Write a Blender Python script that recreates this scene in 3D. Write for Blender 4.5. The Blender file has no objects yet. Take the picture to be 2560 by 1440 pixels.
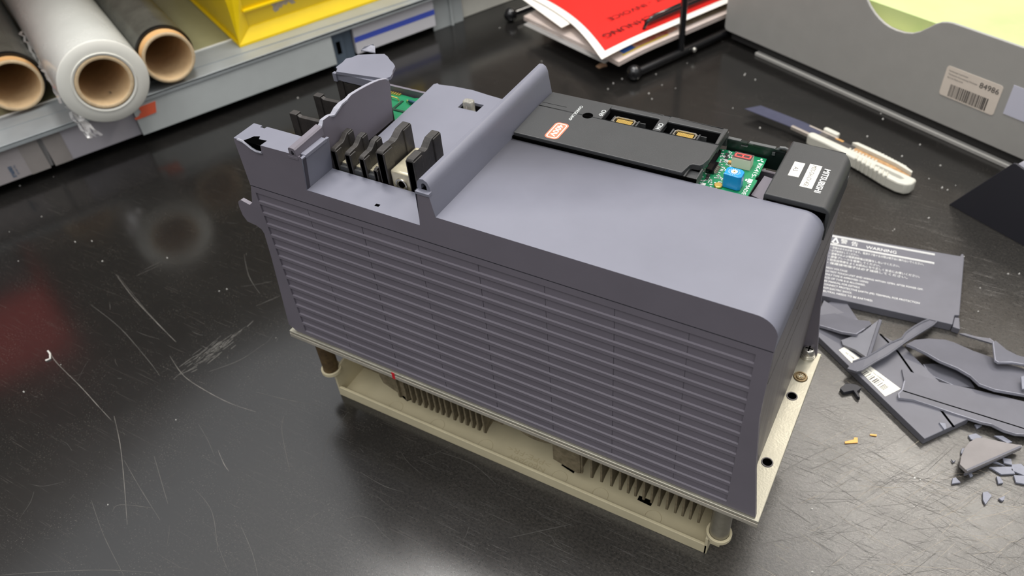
import bpy, bmesh, math, random
from mathutils import Vector, Matrix
random.seed(7)
scene = bpy.context.scene
COL = scene.collection
K = 0.001                                   # all layout numbers below are millimetres

# ------------------------------------------------------------------ materials
def lin(c):
    out = []
    for v in c:
        v /= 255.0
        out.append(v / 12.92 if v <= 0.04045 else ((v + 0.055) / 1.055) ** 2.4)
    return (out[0], out[1], out[2], 1.0)

def mat(name, rgb, rough=0.5, metal=0.0, var=0.0, vscale=60.0, bump=0.0, bscale=800.0, spec=0.5,
        rvar=0.0, stretch=None, rgb2=None, trans=0.0, alpha=1.0, coat=0.0):
    m = bpy.data.materials.new(name)
    m.use_nodes = True
    nt = m.node_tree
    b = nt.nodes['Principled BSDF']
    b.inputs['Base Color'].default_value = lin(rgb)
    b.inputs['Roughness'].default_value = rough
    b.inputs['Metallic'].default_value = metal
    b.inputs['Specular IOR Level'].default_value = spec
    if trans:
        b.inputs['Transmission Weight'].default_value = trans
    if alpha < 1:
        b.inputs['Alpha'].default_value = alpha
    if coat:
        b.inputs['Coat Weight'].default_value = coat
    tc = nt.nodes.new('ShaderNodeTexCoord')
    mp = nt.nodes.new('ShaderNodeMapping')
    nt.links.new(tc.outputs['Object'], mp.inputs['Vector'])
    if stretch:
        mp.inputs['Scale'].default_value = stretch
    n = nt.nodes.new('ShaderNodeTexNoise')
    n.inputs['Scale'].default_value = vscale
    n.inputs['Detail'].default_value = 6
    n.inputs['Roughness'].default_value = 0.6
    nt.links.new(mp.outputs['Vector'], n.inputs['Vector'])
    if var or rgb2:
        r = nt.nodes.new('ShaderNodeValToRGB')
        c = lin(rgb)
        if rgb2:
            c2 = lin(rgb2)
            a, d = c, c2
        else:
            a = tuple(x * (1 - var) for x in c[:3]) + (1,)
            d = tuple(min(1, x * (1 + var)) for x in c[:3]) + (1,)
        r.color_ramp.elements[0].position = 0.3
        r.color_ramp.elements[1].position = 0.7
        r.color_ramp.elements[0].color = a
        r.color_ramp.elements[1].color = d
        nt.links.new(n.outputs['Fac'], r.inputs['Fac'])
        nt.links.new(r.outputs['Color'], b.inputs['Base Color'])
    if rvar:
        mr = nt.nodes.new('ShaderNodeMapRange')
        mr.inputs['From Min'].default_value = 0.3
        mr.inputs['From Max'].default_value = 0.7
        mr.inputs['To Min'].default_value = rough - rvar
        mr.inputs['To Max'].default_value = rough + rvar
        nt.links.new(n.outputs['Fac'], mr.inputs['Value'])
        nt.links.new(mr.outputs['Result'], b.inputs['Roughness'])
    if bump:
        n2 = nt.nodes.new('ShaderNodeTexNoise')
        n2.inputs['Scale'].default_value = bscale
        n2.inputs['Detail'].default_value = 3
        nt.links.new(mp.outputs['Vector'], n2.inputs['Vector'])
        bp = nt.nodes.new('ShaderNodeBump')
        bp.inputs['Strength'].default_value = bump
        bp.inputs['Distance'].default_value = 0.0004
        nt.links.new(n2.outputs['Fac'], bp.inputs['Height'])
        nt.links.new(bp.outputs['Normal'], b.inputs['Normal'])
    return m

M = {}
M['housing'] = mat('slate_plastic', (110, 105, 114), 0.42, var=0.06, vscale=25, bump=0.10, bscale=2600, rvar=0.04)
M['cover'] = mat('cover_plastic', (118, 119, 131), 0.48, var=0.06, vscale=14, bump=0.08, bscale=2600, rvar=0.05)
M['shard'] = mat('broken_plastic', (104, 104, 112), 0.45, var=0.08, vscale=40, bump=0.1, bscale=2000)
M['crack'] = mat('fracture_edge', (150, 150, 160), 0.6, var=0.12, vscale=500, bump=0.3, bscale=1500)
M['black'] = mat('black_plastic', (58, 59, 60), 0.45, var=0.06, vscale=40, bump=0.25, bscale=3200)
M['blackgloss'] = mat('black_enamel', (20, 20, 22), 0.18, coat=0.3)
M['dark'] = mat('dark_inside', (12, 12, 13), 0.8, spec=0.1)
M['hole'] = mat('hole_black', (4, 4, 4), 0.9, spec=0.0)
M['barrier'] = mat('dusty_barrier', (34, 32, 31), 0.5, var=0.45, vscale=120, bump=0.3, bscale=900, rgb2=(58, 54, 51))
M['plate'] = mat('zinc_plate', (180, 176, 160), 0.38, metal=0.55, var=0.12, vscale=60, rvar=0.08, bump=0.15, bscale=700)
M['edge'] = mat('milled_edge', (188, 182, 168), 0.45, metal=0.4, var=0.2, vscale=300, stretch=(0.15, 1, 1))
M['sheet'] = mat('worn_sheet', (112, 107, 107), 0.5, metal=0.1, var=0.12, vscale=120, stretch=(1, 1, 0.1), rvar=0.08)
M['fin'] = mat('dusty_fin', (98, 88, 66), 0.75, var=0.3, vscale=180, rgb2=(140, 128, 102))
M['beige'] = mat('beige_plastic', (200, 190, 158), 0.5, var=0.06, vscale=40)
M['standoff'] = mat('stained_standoff', (112, 92, 60), 0.5, metal=0.4, var=0.3, vscale=160, rgb2=(70, 55, 38))
M['standoff2'] = mat('grey_standoff', (150, 145, 130), 0.4, metal=0.6, var=0.15, vscale=120)
M['steel'] = mat('bright_steel', (200, 197, 188), 0.25, metal=0.9, var=0.08, vscale=200)
M['lug'] = mat('tinned_copper', (214, 206, 180), 0.32, metal=0.6, var=0.18, vscale=150)
M['brass'] = mat('brass', (132, 114, 84), 0.4, metal=0.6, var=0.2, vscale=400)
M['gold'] = mat('gold_contact', (232, 196, 110), 0.3, metal=0.8)
M['pcb'] = mat('green_board', (22, 128, 84), 0.35, var=0.12, vscale=120)
M['pcbdark'] = mat('dark_green_wall', (24, 36, 32), 0.3, var=0.2, vscale=60)
M['white'] = mat('white_ink', (236, 236, 232), 0.55)
M['inkdim'] = mat('light_ink', (206, 210, 208), 0.55)
M['blackink'] = mat('black_ink', (24, 24, 26), 0.6)
M['greyink'] = mat('grey_ink', (98, 94, 92), 0.6)
M['blueink'] = mat('blue_ink', (60, 92, 122), 0.6)
M['label'] = mat('label_paper', (236, 233, 220), 0.5, var=0.03, vscale=80)
M['pinklabel'] = mat('cream_label', (226, 214, 200), 0.5, var=0.03, vscale=80)
M['orange'] = mat('orange_sticker', (236, 106, 72), 0.5)
M['redorange'] = mat('salmon_ink', (238, 122, 92), 0.5)
M['blue'] = mat('blue_switch', (22, 140, 205), 0.35)
M['cream'] = mat('cream_plastic', (222, 218, 196), 0.45)
M['redseg'] = mat('red_segment', (238, 84, 78), 0.4)
M['redface'] = mat('display_face', (72, 60, 60), 0.3)
M['tan'] = mat('tan_component', (196, 150, 92), 0.4)
M['clear'] = mat('clear_lamp', (235, 232, 220), 0.1, trans=0.75)
M['core'] = mat('cardboard_core', (226, 198, 156), 0.75, var=0.1, vscale=90, rgb2=(212, 182, 140))
M['coreend'] = mat('cardboard_end', (222, 198, 160), 0.8, var=0.15, vscale=260, rgb2=(200, 174, 138))
M['coreout'] = mat('cardboard_outer', (232, 182, 122), 0.6, var=0.06, vscale=60)
M['film'] = mat('white_film', (206, 208, 202), 0.25, var=0.06, vscale=14, stretch=(1, 1, 3), bump=0.12, bscale=160, rvar=0.06)
M['filmend'] = mat('film_end', (224, 223, 214), 0.45, var=0.02, vscale=30)
M['blackfilm'] = mat('dark_film', (66, 66, 60), 0.2, var=0.35, vscale=22, bump=0.15, bscale=90, rgb2=(96, 96, 88))
M['blackfilmend'] = mat('black_film_edge', (12, 12, 12), 0.4)
M['scrapfilm'] = mat('clear_film_scrap', (232, 230, 228), 0.12, trans=0.7)
M['galv'] = mat('galvanised_steel', (168, 174, 176), 0.42, metal=0.3, var=0.07, vscale=22, rvar=0.08)
M['galvlight'] = mat('light_grey_steel', (186, 191, 190), 0.42, var=0.05, vscale=25)
M['lip'] = mat('fold_highlight', (236, 236, 230), 0.35)  # highlight along the shelf fold, put into a near-white colour
M['olive'] = mat('bin_tinted_shelf', (164, 162, 124), 0.35, var=0.05, vscale=30)  # olive tint is the yellow bin's reflection put into the colour
M['post'] = mat('slate_post', (98, 112, 126), 0.4, metal=0.2, var=0.08, vscale=40)
M['card'] = mat('grey_cardboard', (160, 154, 154), 0.7, var=0.04, vscale=50)
M['card2'] = mat('lilac_grey_cardboard', (170, 166, 172), 0.7, var=0.04, vscale=40)
M['tape'] = mat('packing_tape', (148, 142, 138), 0.3, var=0.05, vscale=60)
M['whitebox'] = mat('white_carton', (214, 212, 216), 0.55, var=0.02, vscale=40)
M['stripe'] = mat('blue_stripe', (72, 92, 196), 0.5)
M['yellow'] = mat('yellow_bin_plastic', (240, 206, 10), 0.35, var=0.05, vscale=25)
M['residue'] = mat('torn_label', (176, 166, 156), 0.8, var=0.15, vscale=300)
M['drawer'] = mat('graphite_plastic', (166, 164, 159), 0.5, var=0.03, vscale=50, bump=0.2, bscale=1800)
M['drawerin'] = mat('beige_inside', (206, 198, 168), 0.6)
M['drawerdark'] = mat('graphite_dark', (48, 47, 46), 0.55)
M['lilac'] = mat('lilac_sticker', (206, 206, 220), 0.45)
M['greenpaper'] = mat('pale_green_paper', (202, 214, 150), 0.6, var=0.06, vscale=9, rgb2=(180, 207, 132))
M['paper'] = mat('white_paper', (244, 240, 232), 0.55)
M['redpaper'] = mat('red_sheet', (236, 40, 34), 0.4, var=0.05, vscale=18)
M['magazine'] = mat('magazine_page', (206, 190, 180), 0.3, var=0.12, vscale=40, rgb2=(220, 206, 200))
M['magdark'] = mat('magazine_print', (120, 104, 84), 0.35, rgb2=(160, 150, 128), vscale=60)
M['picblue'] = mat('print_blue', (60, 110, 200), 0.4)
M['picyellow'] = mat('print_yellow', (226, 196, 70), 0.4)
M['picmix'] = mat('print_mixed', (190, 60, 70), 0.4, rgb2=(220, 190, 160), vscale=150)
M['blade'] = mat('dark_blade', (92, 94, 116), 0.3, metal=0.5, var=0.08, vscale=50)
M['knifegrey'] = mat('warm_white_plastic', (206, 204, 192), 0.4)
M['brown'] = mat('rusty_insert', (150, 108, 66), 0.6, var=0.25, vscale=300, rgb2=(196, 158, 112))
M['stand'] = mat('navy_black_plastic', (40, 40, 47), 0.45, bump=0.15, bscale=2500)
M['standgrey'] = mat('pale_grey_plastic', (186, 186, 196), 0.35)
M['chip'] = mat('plastic_chip', (132, 134, 146), 0.45, var=0.1, vscale=200)
M['paleshard'] = mat('pale_broken_plastic', (142, 137, 136), 0.5, var=0.08, vscale=60)
M['crumb'] = mat('pale_crumb', (214, 212, 206), 0.5, var=0.1, vscale=400)
M['wood'] = mat('orange_shaving', (240, 180, 96), 0.5)
M['peach'] = mat('peach_scrap', (232, 186, 150), 0.6)
M['redbin'] = mat('red_bin_plastic', (240, 40, 30), 0.4)
M['wall'] = mat('grey_wall', (126, 114, 104), 0.8, var=0.04, vscale=4)
M['floor'] = mat('grey_floor', (96, 94, 90), 0.6, var=0.08, vscale=6)
M['scratch'] = mat('scratch_mark', (122, 118, 112), 0.6)
M['scratchdim'] = mat('faint_scratch', (84, 82, 78), 0.5)
M['scratchdark'] = mat('dark_scratch', (46, 44, 41), 0.4)
M['scratchwarm'] = mat('bright_scratch', (150, 140, 124), 0.35)
M['redmark'] = mat('red_mark', (206, 30, 44), 0.5)

def worktop_material():
    m = bpy.data.materials.new('black_worktop')
    m.use_nodes = True
    nt = m.node_tree
    N, Lk = nt.nodes, nt.links
    b = N['Principled BSDF']
    tc = N.new('ShaderNodeTexCoord')
    def noise(scale, detail, rot=0.0, sx=1.0, sy=1.0, rough=0.6):
        mp = N.new('ShaderNodeMapping')
        mp.inputs['Rotation'].default_value = (0, 0, rot)
        mp.inputs['Scale'].default_value = (sx, sy, 1)
        Lk.new(tc.outputs['Object'], mp.inputs['Vector'])
        n = N.new('ShaderNodeTexNoise')
        n.inputs['Scale'].default_value = scale
        n.inputs['Detail'].default_value = detail
        n.inputs['Roughness'].default_value = rough
        Lk.new(mp.outputs['Vector'], n.inputs['Vector'])
        return n.outputs['Fac']
    def rng(sock, a, c, lo, hi):
        r = N.new('ShaderNodeMapRange')
        r.inputs['From Min'].default_value = a
        r.inputs['From Max'].default_value = c
        r.inputs['To Min'].default_value = lo
        r.inputs['To Max'].default_value = hi
        Lk.new(sock, r.inputs['Value'])
        return r.outputs['Result']
    def math_(op, a, c):
        r = N.new('ShaderNodeMath')
        r.operation = op
        for i, v in enumerate((a, c)):
            if isinstance(v, (int, float)):
                r.inputs[i].default_value = v
            else:
                Lk.new(v, r.inputs[i])
        return r.outputs[0]
    # paler and duller towards the near right: rubbed surface plus glare put into the colour
    sep = N.new('ShaderNodeSeparateXYZ')
    Lk.new(tc.outputs['Object'], sep.inputs[0])
    wx = rng(sep.outputs['X'], -0.05, 0.42, 0.0, 1.0)
    wy = rng(sep.outputs['Y'], 0.62, 0.18, 0.0, 1.0)
    wear_glare = math_('MULTIPLY', wx, wy)
    cloud = noise(9, 7)
    wear_glare = math_('MULTIPLY', wear_glare, rng(cloud, 0.3, 0.7, 0.75, 1.15))
    # three sets of fine directional scratches
    s1 = rng(noise(16, 3, 0.55, 1, 60), 0.645, 0.70, 0, 1)
    s2 = rng(noise(20, 3, -0.6, 1, 56), 0.645, 0.70, 0, 1)
    s3 = rng(noise(18, 3, 1.35, 1, 64), 0.655, 0.71, 0, 1)
    sc = math_('MAXIMUM', math_('MAXIMUM', s1, s2), s3)
    fine = rng(noise(420, 6, 0.5, 1, 1.3, 0.75), 0.38, 0.68, 0, 1)
    scl = math_('MULTIPLY', sc, rng(noise(14, 4), 0.35, 0.65, 0.25, 1.0))
    dust = math_('MULTIPLY', rng(noise(800, 1), 0.63, 0.70, 0, 1), rng(noise(30, 4), 0.4, 0.7, 0.1, 1))
    # colour
    base = N.new('ShaderNodeMix'); base.data_type = 'RGBA'
    base.inputs['A'].default_value = lin((29, 28, 27))
    base.inputs['B'].default_value = lin((52, 51, 49))
    Lk.new(rng(wear_glare, 0, 1.1, 0, 1), base.inputs['Factor'])
    mix = N.new('ShaderNodeMix'); mix.data_type = 'RGBA'
    Lk.new(base.outputs['Result'], mix.inputs['A'])
    mix.inputs['B'].default_value = lin((104, 99, 92))
    f = math_('ADD', math_('MULTIPLY', scl, 0.28), math_('MULTIPLY', fine, math_('MULTIPLY', wear_glare, 0.55)))
    f = math_('ADD', f, math_('MULTIPLY', dust, 0.5))
    Lk.new(math_('MINIMUM', f, 1.0), mix.inputs['Factor'])
    Lk.new(mix.outputs['Result'], b.inputs['Base Color'])
    r = math_('ADD', math_('MULTIPLY', wear_glare, 0.04), 0.17)
    r = math_('ADD', r, math_('MULTIPLY', rng(cloud, 0.3, 0.7, -1, 1), 0.03))
    r = math_('ADD', r, math_('MULTIPLY', scl, 0.10))
    Lk.new(r, b.inputs['Roughness'])
    b.inputs['Specular IOR Level'].default_value = 0.8
    bp = N.new('ShaderNodeBump')
    bp.inputs['Strength'].default_value = 0.35
    bp.inputs['Distance'].default_value = 0.0003
    h = math_('ADD', math_('MULTIPLY', sc, math_('ADD', math_('MULTIPLY', wear_glare, -0.6), 0.04)),
              math_('MULTIPLY', fine, math_('MULTIPLY', wear_glare, 0.35)))
    Lk.new(h, bp.inputs['Height'])
    Lk.new(bp.outputs['Normal'], b.inputs['Normal'])
    return m
M['worktop'] = worktop_material()

# ------------------------------------------------------------------ object helpers
def props(o, label=None, cat=None, group=None, kind=None):
    if label: o['label'] = label
    if cat: o['category'] = cat
    if group: o['group'] = group
    if kind: o['kind'] = kind
    return o

def thing(name, label, cat, loc=(0, 0, 0), group=None):
    o = bpy.data.objects.new(name, None)
    o.empty_display_size = 0.02
    o.location = [c * K for c in loc]
    COL.objects.link(o)
    return props(o, label, cat, group)

def world_loc(o):
    v = Vector((0, 0, 0))
    while o is not None:
        v += o.location
        o = o.parent
    return v

class MB:
    """collects solids (millimetres, world frame unless T maps them) and links them as one mesh object"""
    def __init__(self, T=None):
        self.v, self.f, self.T = [], [], T
    def add(self, vs, fs):
        n = len(self.v)
        self.v += [tuple(p) for p in vs]
        self.f += [tuple(i + n for i in q) for q in fs]
        return self
    def box(self, x0, x1, y0, y1, z0, z1):
        vs = [(x, y, z) for z in (z0, z1) for y in (y0, y1) for x in (x0, x1)]
        return self.add(vs, [(0, 2, 3, 1), (4, 5, 7, 6), (0, 1, 5, 4), (2, 6, 7, 3), (0, 4, 6, 2), (1, 3, 7, 5)])
    def prism(self, poly, axis, a, b):
        """polygon in the two other axes (in xyz order), extruded along axis from a to b"""
        def p3(q, t):
            return {0: (t, q[0], q[1]), 1: (q[0], t, q[1]), 2: (q[0], q[1], t)}[axis]
        n = len(poly)
        vs = [p3(q, a) for q in poly] + [p3(q, b) for q in poly]
        fs = [tuple(range(n))[::-1], tuple(range(n, 2 * n))]
        fs += [(i, (i + 1) % n, n + (i + 1) % n, n + i) for i in range(n)]
        return self.add(vs, fs)
    def slab(self, top, drop):
        """polygon of 3-D points with a copy of it dropped straight down"""
        n = len(top)
        d = drop if isinstance(drop, (list, tuple)) else [drop] * n
        vs = list(top) + [(p[0], p[1], p[2] - d[i]) for i, p in enumerate(top)]
        fs = [tuple(range(n)), tuple(range(n, 2 * n))[::-1]]
        fs += [(i, n + i, n + (i + 1) % n, (i + 1) % n) for i in range(n)]
        return self.add(vs, fs)
    def poly(self, pts):
        return self.add(pts, [tuple(range(len(pts)))])
    def revolve(self, prof, o, axis, seg=48, close=False):
        """profile (distance along axis, radius) turned about axis through o"""
        o, ax = Vector(o), Vector(axis).normalized()
        u = ax.orthogonal().normalized()
        w = ax.cross(u)
        vs, fs = [], []
        m = len(prof)
        for j in range(seg):
            a = 2 * math.pi * j / seg
            d = u * math.cos(a) + w * math.sin(a)
            for t, r in prof:
                vs.append(tuple(o + ax * t + d * r))
        for j in range(seg):
            k = (j + 1) % seg
            for i in range(m - 1 + (1 if close else 0)):
                i2 = (i + 1) % m
                fs.append((j * m + i, j * m + i2, k * m + i2, k * m + i))
        return self.add(vs, fs)
    def cyl(self, p, q, r, seg=24, r2=None):
        p, q = Vector(p), Vector(q)
        h = (q - p).length
        return self.revolve([(0, 0.0001), (0, r), (h, r if r2 is None else r2), (h, 0.0001)], p, q - p, seg)
    def ball(self, c, r, seg=20):
        prof = [(-r * math.cos(math.pi * i / 12), max(0.0001, r * math.sin(math.pi * i / 12))) for i in range(13)]
        return self.revolve(prof, c, (0, 0, 1), seg)
    def tube(self, path, r, seg=10):
        P = [Vector(p) for p in path]
        vs, fs = [], []
        prev = None
        for i, p in enumerate(P):
            t = (P[min(i + 1, len(P) - 1)] - P[max(i - 1, 0)]).normalized()
            u = t.orthogonal().normalized() if prev is None else (prev - t * prev.dot(t)).normalized()
            prev = u
            w = t.cross(u)
            for j in range(seg):
                a = 2 * math.pi * j / seg
                vs.append(tuple(p + u * r * math.cos(a) + w * r * math.sin(a)))
        for i in range(len(P) - 1):
            for j in range(seg):
                k = (j + 1) % seg
                fs.append((i * seg + j, i * seg + k, (i + 1) * seg + k, (i + 1) * seg + j))
        fs.append(tuple(range(seg))[::-1])
        fs.append(tuple((len(P) - 1) * seg + j for j in range(seg)))
        return self.add(vs, fs)
    def build(self, name, material, parent=None, bevel=0.0, smooth=False, bseg=2, angle=40, fix=True, weld=True, tri=False):
        off = world_loc(parent) if parent is not None else Vector((0, 0, 0))
        vs = [Vector(self.T(p) if self.T else p) * K - off for p in self.v]
        me = bpy.data.meshes.new(name)
        me.from_pydata([tuple(v) for v in vs], [], self.f)
        bm = bmesh.new()
        bm.from_mesh(me)
        if weld:
            bmesh.ops.remove_doubles(bm, verts=bm.verts, dist=1e-6)
        if fix:
            bmesh.ops.recalc_face_normals(bm, faces=bm.faces)
        if tri:
            bmesh.ops.triangulate(bm, faces=[f for f in bm.faces if len(f.verts) > 4])
        bm.to_mesh(me)
        bm.free()
        if smooth:
            for p in me.polygons:
                p.use_smooth = True
            me.set_sharp_from_angle(angle=math.radians(angle))
        mats = material if isinstance(material, (list, tuple)) else [material]
        for m in mats:
            me.materials.append(m)
        o = bpy.data.objects.new(name, me)
        COL.objects.link(o)
        if parent is not None:
            o.parent = parent
        if bevel:
            md = o.modifiers.new('soft_edges', 'BEVEL')
            md.width = bevel * K
            md.segments = bseg
            md.limit_method = 'ANGLE'
            md.angle_limit = math.radians(35)
        return o

def text_geo(mb, s, o, xd, yd, size=None, width=None, align='LEFT', bold=0.0, lift=0.0):
    """lettering: adds the flat glyph mesh of s to mb; o start of baseline, xd reading direction, yd letter-up direction"""
    cu = bpy.data.curves.new('lettering_curve', 'FONT')
    cu.body = s
    cu.size = 1.0
    cu.align_x = align
    cu.offset = bold
    cu.resolution_u = 3
    ob = bpy.data.objects.new('lettering_curve', cu)
    COL.objects.link(ob)
    bpy.context.view_layer.update()
    dg = bpy.context.evaluated_depsgraph_get()
    me = bpy.data.meshes.new_from_object(ob.evaluated_get(dg))
    xs = [v.co.x for v in me.vertices] or [0, 1]
    ys = [v.co.y for v in me.vertices] or [0, 1]
    sy = size if size else 1.0
    sx = sy
    if width:
        sx = width / max(1e-6, max(xs) - min(xs))
        if not size:
            sy = sx
    x0 = min(xs) if width else 0.0
    xd, yd, o = Vector(xd).normalized(), Vector(yd).normalized(), Vector(o)
    nn = xd.cross(yd)
    vs = [tuple(o + xd * (v.co.x - x0) * sx + yd * v.co.y * sy + nn * lift) for v in me.vertices]
    mb.add(vs, [tuple(p.vertices) for p in me.polygons])
    bpy.data.objects.remove(ob)
    bpy.data.curves.remove(cu)
    bpy.data.meshes.remove(me)
    return mb

def lettering(name, items, material, parent, lift=0.12):
    mb = MB()
    for it in items:
        text_geo(mb, it[0], it[1], it[2], it[3], lift=lift, **it[4])
    return mb.build(name, material, parent, fix=False, weld=False)

def arc(cx, cy, r, a0, a1, n=8):
    return [(cx + r * math.cos(math.radians(a0 + (a1 - a0) * i / n)), cy + r * math.sin(math.radians(a0 + (a1 - a0) * i / n))) for i in range(n + 1)]

# bench frame: the shelf runs along S, the drawer along N
S = Vector((0.4299, 0.9029, 0)); Nn = Vector((-0.9029, 0.4299, 0))
def F(p):
    return tuple(S * p[0] + Nn * p[1] + Vector((0, 0, p[2])))

# ------------------------------------------------------------------ the drive unit
def build_drive_unit():
    U = thing('drive_unit', 'grey servo drive unit with louvred side and broken cover, standing on the bench', 'drive unit', (175, 75, 0))
    # louvred front side panel: frame faces round fourteen recessed slots, plus thickness on its outline
    xl, xr = 1.8, 342.6
    rows = [(218.0 - 9.86 * k, 218.0 - 9.86 * k - 7.3) for k in range(14)]
    left = [(-0.3, 223.2), (-5.6, 207.0), (-9.1, 204.2), (-16.6, 206.1), (-20.2, 203.5), (-21.2, 199), (-20.8, 191.5), (-18.3, 186.6), (-10.2, 185.6), (-6.0, 183.6), (-4.6, 180), (-6.5, 157.5), (-15.2, 83.5)]
    right = [(350.8, 223.2), (350.8, 183), (350.9, 169), (355.2, 123), (361.2, 78)]
    def panel(y, dirn, slots, name):
        m = MB()
        def P(q, d=0.0): return (q[0], y + d * dirn, q[1])
        zb = rows[-1][1]
        th = 2.2
        if slots:
            m.poly([P(q) for q in [(-0.3, 223.2), (xl, 223.2), (xr, 223.2), (350.8, 223.2), (350.8, 218.0), (xr, 218.0), (xl, 218.0), (-2.1, 218.0)]])
            # left strip, right strip, bottom strip
            ls = [(-2.1, 218.0)] + left[1:]
            m.poly([P(q) for q in ls + [(-9, 78.3), (xl, 78.3), (xl, 218.0)]])
            m.poly([P(q) for q in [(xr, 218.0), (350.8, 218.0)] + right[1:] + [(xr, 78.0)]])
            m.poly([P(q) for q in [(xl, zb), (xr, zb), (xr, 78.0), (xl, 78.3)]])
            cols = [46.3, 91.2, 134.5, 177.5, 221.6, 264.9, 307.4]
            for k, (a, c) in enumerate(rows):
                if k < 13:
                    a2 = rows[k + 1][0]
                    m.poly([P(q) for q in [(xl, c), (xr, c), (xr, a2), (xl, a2)]])
                d = 1.2
                m.poly([P((xl, a)), P((xr, a)), P((xr, a), d), P((xl, a), d)])
                m.poly([P((xl, c)), P((xl, c + .45), d), P((xr, c + .45), d), P((xr, c))])
                m.poly([P((xl, a)), P((xl, a), d), P((xl, c), d), P((xl, c))])
                m.poly([P((xr, a)), P((xr, c)), P((xr, c), d), P((xr, a), d)])
                xs = [xl] + cols + [xr]
                for i in range(len(xs) - 1):
                    e0 = xs[i] + (0.28 if i else 0); e1 = xs[i + 1] - (0.28 if i < len(xs) - 2 else 0)
                    dd = d - 0.12 * (i % 2)
                    m.poly([P((e0, a), dd), P((e1, a), dd), P((e1, c), dd), P((e0, c), dd)])
                    if i < len(xs) - 2:
                        e2 = xs[i + 1] + 0.28
                        m.poly([P((e1, a), d + 0.3), P((e2, a), d + 0.3), P((e2, c), d + 0.3), P((e1, c), d + 0.3)])
                        m.poly([P((e1, a), dd), P((e1, a), d + 0.3), P((e1, c), d + 0.3), P((e1, c), dd)])
                        m.poly([P((e2, a), d), P((e2, c), d), P((e2, c), d + 0.3), P((e2, a), d + 0.3)])
            out = left + [(-9, 78.3)] + [(361.2, 78)] + right[::-1][1:]
            th = 2.9
        else:
            out = left[:1] + [(-3, 200), (-15, 84), (-9, 78)] + right[::-1]
            m.poly([P(q) for q in out])
        n = len(out)
        for i in range(n):
            p, q = out[i], out[(i + 1) % n]
            m.poly([P(p), P(q), P(q, th), P(p, th)])
        m.poly([P(q, th) for q in out])
        return m.build(name, M['housing'], U, fix=False, weld=True)
    panel(0.0, 1, True, 'side_panel')
    panel(150.0, -1, False, 'side_panel')
    # upper housing: front skin above the seam, with the terminal bay cut down into it
    m = MB()
    prof = [(-0.6, 223.5), (-0.6, 259.0), (0.6, 260.3), (46.5, 261.2), (56.3, 260.2), (52.6, 234.8), (140.0, 235.0), (142.4, 260.2), (150.4, 260.6), (152.7, 245.0)]
    prof += [(339, 245.0)] + arc(339.0, 232.6, 12.4, 90, 12, 9) + [(351.0, 223.5)]
    m.poly([(x, -0.05, z) for x, z in prof])
    m.build('cover_front', M['housing'], U, fix=False)
    m = MB()
    m.prism([(-0.6, 223.3), (351, 223.3), (351, 223.9), (-0.6, 223.9)], 1, 0.25, 1.5)
    # main deck with its rounded end, in front of the openings
    deck = [(152.7, 245.0), (336.5, 245.0), (339, 245.0)] + arc(339.0, 232.6, 12.4, 90, 12, 9) + [(351.0, 223.5)]
    n = len(deck)
    for i in range(n - 1):
        p, q = deck[i], deck[i + 1]
        for (ya, yb) in ((0, 90.0),):
            m.poly([(p[0], ya, p[1]), (q[0], ya, q[1]), (q[0], yb, q[1]), (p[0], yb, p[1])])
    m.poly([(152.7, 90, 245), (315, 90, 245), (315, 90, 222), (152.7, 90, 222)])
    m.build('top_cover', M['cover'], U, smooth=True, fix=False, angle=50)
    # seam shadow line between side panel and cover
    MB().box(-0.3, 350.8, -0.08, 0.4, 223.1, 223.7).build('seam', M['stand'], U)
    # ridge that divides the terminal bay from the deck
    m = MB()
    rp = [(140.2, 228), (141.0, 262.0), (141.8, 265.6), (143.5, 267.6), (146.2, 268.0), (148.6, 266.6), (150.0, 263.6), (150.3, 260.8), (152.8, 245.0), (152.8, 228)]
    ya, yb = 2.6, 147.5
    n = len(rp)
    for i in range(n - 1):
        p, q = rp[i], rp[i + 1]
        m.poly([(p[0], ya, p[1]), (q[0], ya, q[1]), (q[0], yb, q[1]), (p[0], yb, p[1])])
    m.poly([(x, yb, z) for x, z in rp])
    for i in (0, 7, 8):
        p, q = rp[i], rp[i + 1]
        if i == 0: q = (q[0], 260.8)
        m.poly([(p[0], -0.05, p[1]), (q[0], -0.05, q[1]), (q[0], ya, q[1]), (p[0], ya, p[1])])
    inner = [(144.0, 260.9), (144.2, 263.8), (145.4, 265.2), (147.0, 265.0), (147.8, 263.2), (147.9, 260.9)]
    outer = rp[1:8]
    # hollow front end: arch of wall thickness round a dark slot
    oo = [(141.0, 260.9)] + rp[1:7] + [(150.3, 260.9)]
    ii = [(144.0, 260.9), (144.05, 262.5), (144.2, 263.8), (145.0, 264.9), (146.2, 265.2), (147.2, 264.6), (147.8, 263.2), (147.9, 260.9)]
    for i in range(len(oo) - 1):
        m.poly([(oo[i][0], ya, oo[i][1]), (oo[i + 1][0], ya, oo[i + 1][1]), (ii[i + 1][0], ya, ii[i + 1][1]), (ii[i][0], ya, ii[i][1])])
        m.poly([(ii[i][0], ya, ii[i][1]), (ii[i + 1][0], ya, ii[i + 1][1]), (ii[i + 1][0], 30, ii[i + 1][1]), (ii[i][0], 30, ii[i][1])])
    m.box(141.6, 150.9, -0.6, 2.7, 259.0, 260.8)
    rg = m.build('divider_ridge', M['cover'], U, smooth=True, fix=False, angle=35)
    MB().box(144.2, 147.7, 6, 7, 260.9, 264.9).build('slot', M['hole'], U)
    # left corner block: L-shaped ledge, little end hook and stepped rail
    m = MB()
    top = [(-0.6, 0), (9.4, 0), (12.2, 1.2), (14.0, 4.4), (12.5, 5.4), (12.5, 8.6), (20.5, 7.2), (24.2, 0), (46.5, 0), (46.5, 19.2), (8.8, 19.2), (8.8, 16.8), (5.6, 16.8), (5.6, 19.2), (0.0, 19.2)]
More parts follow.
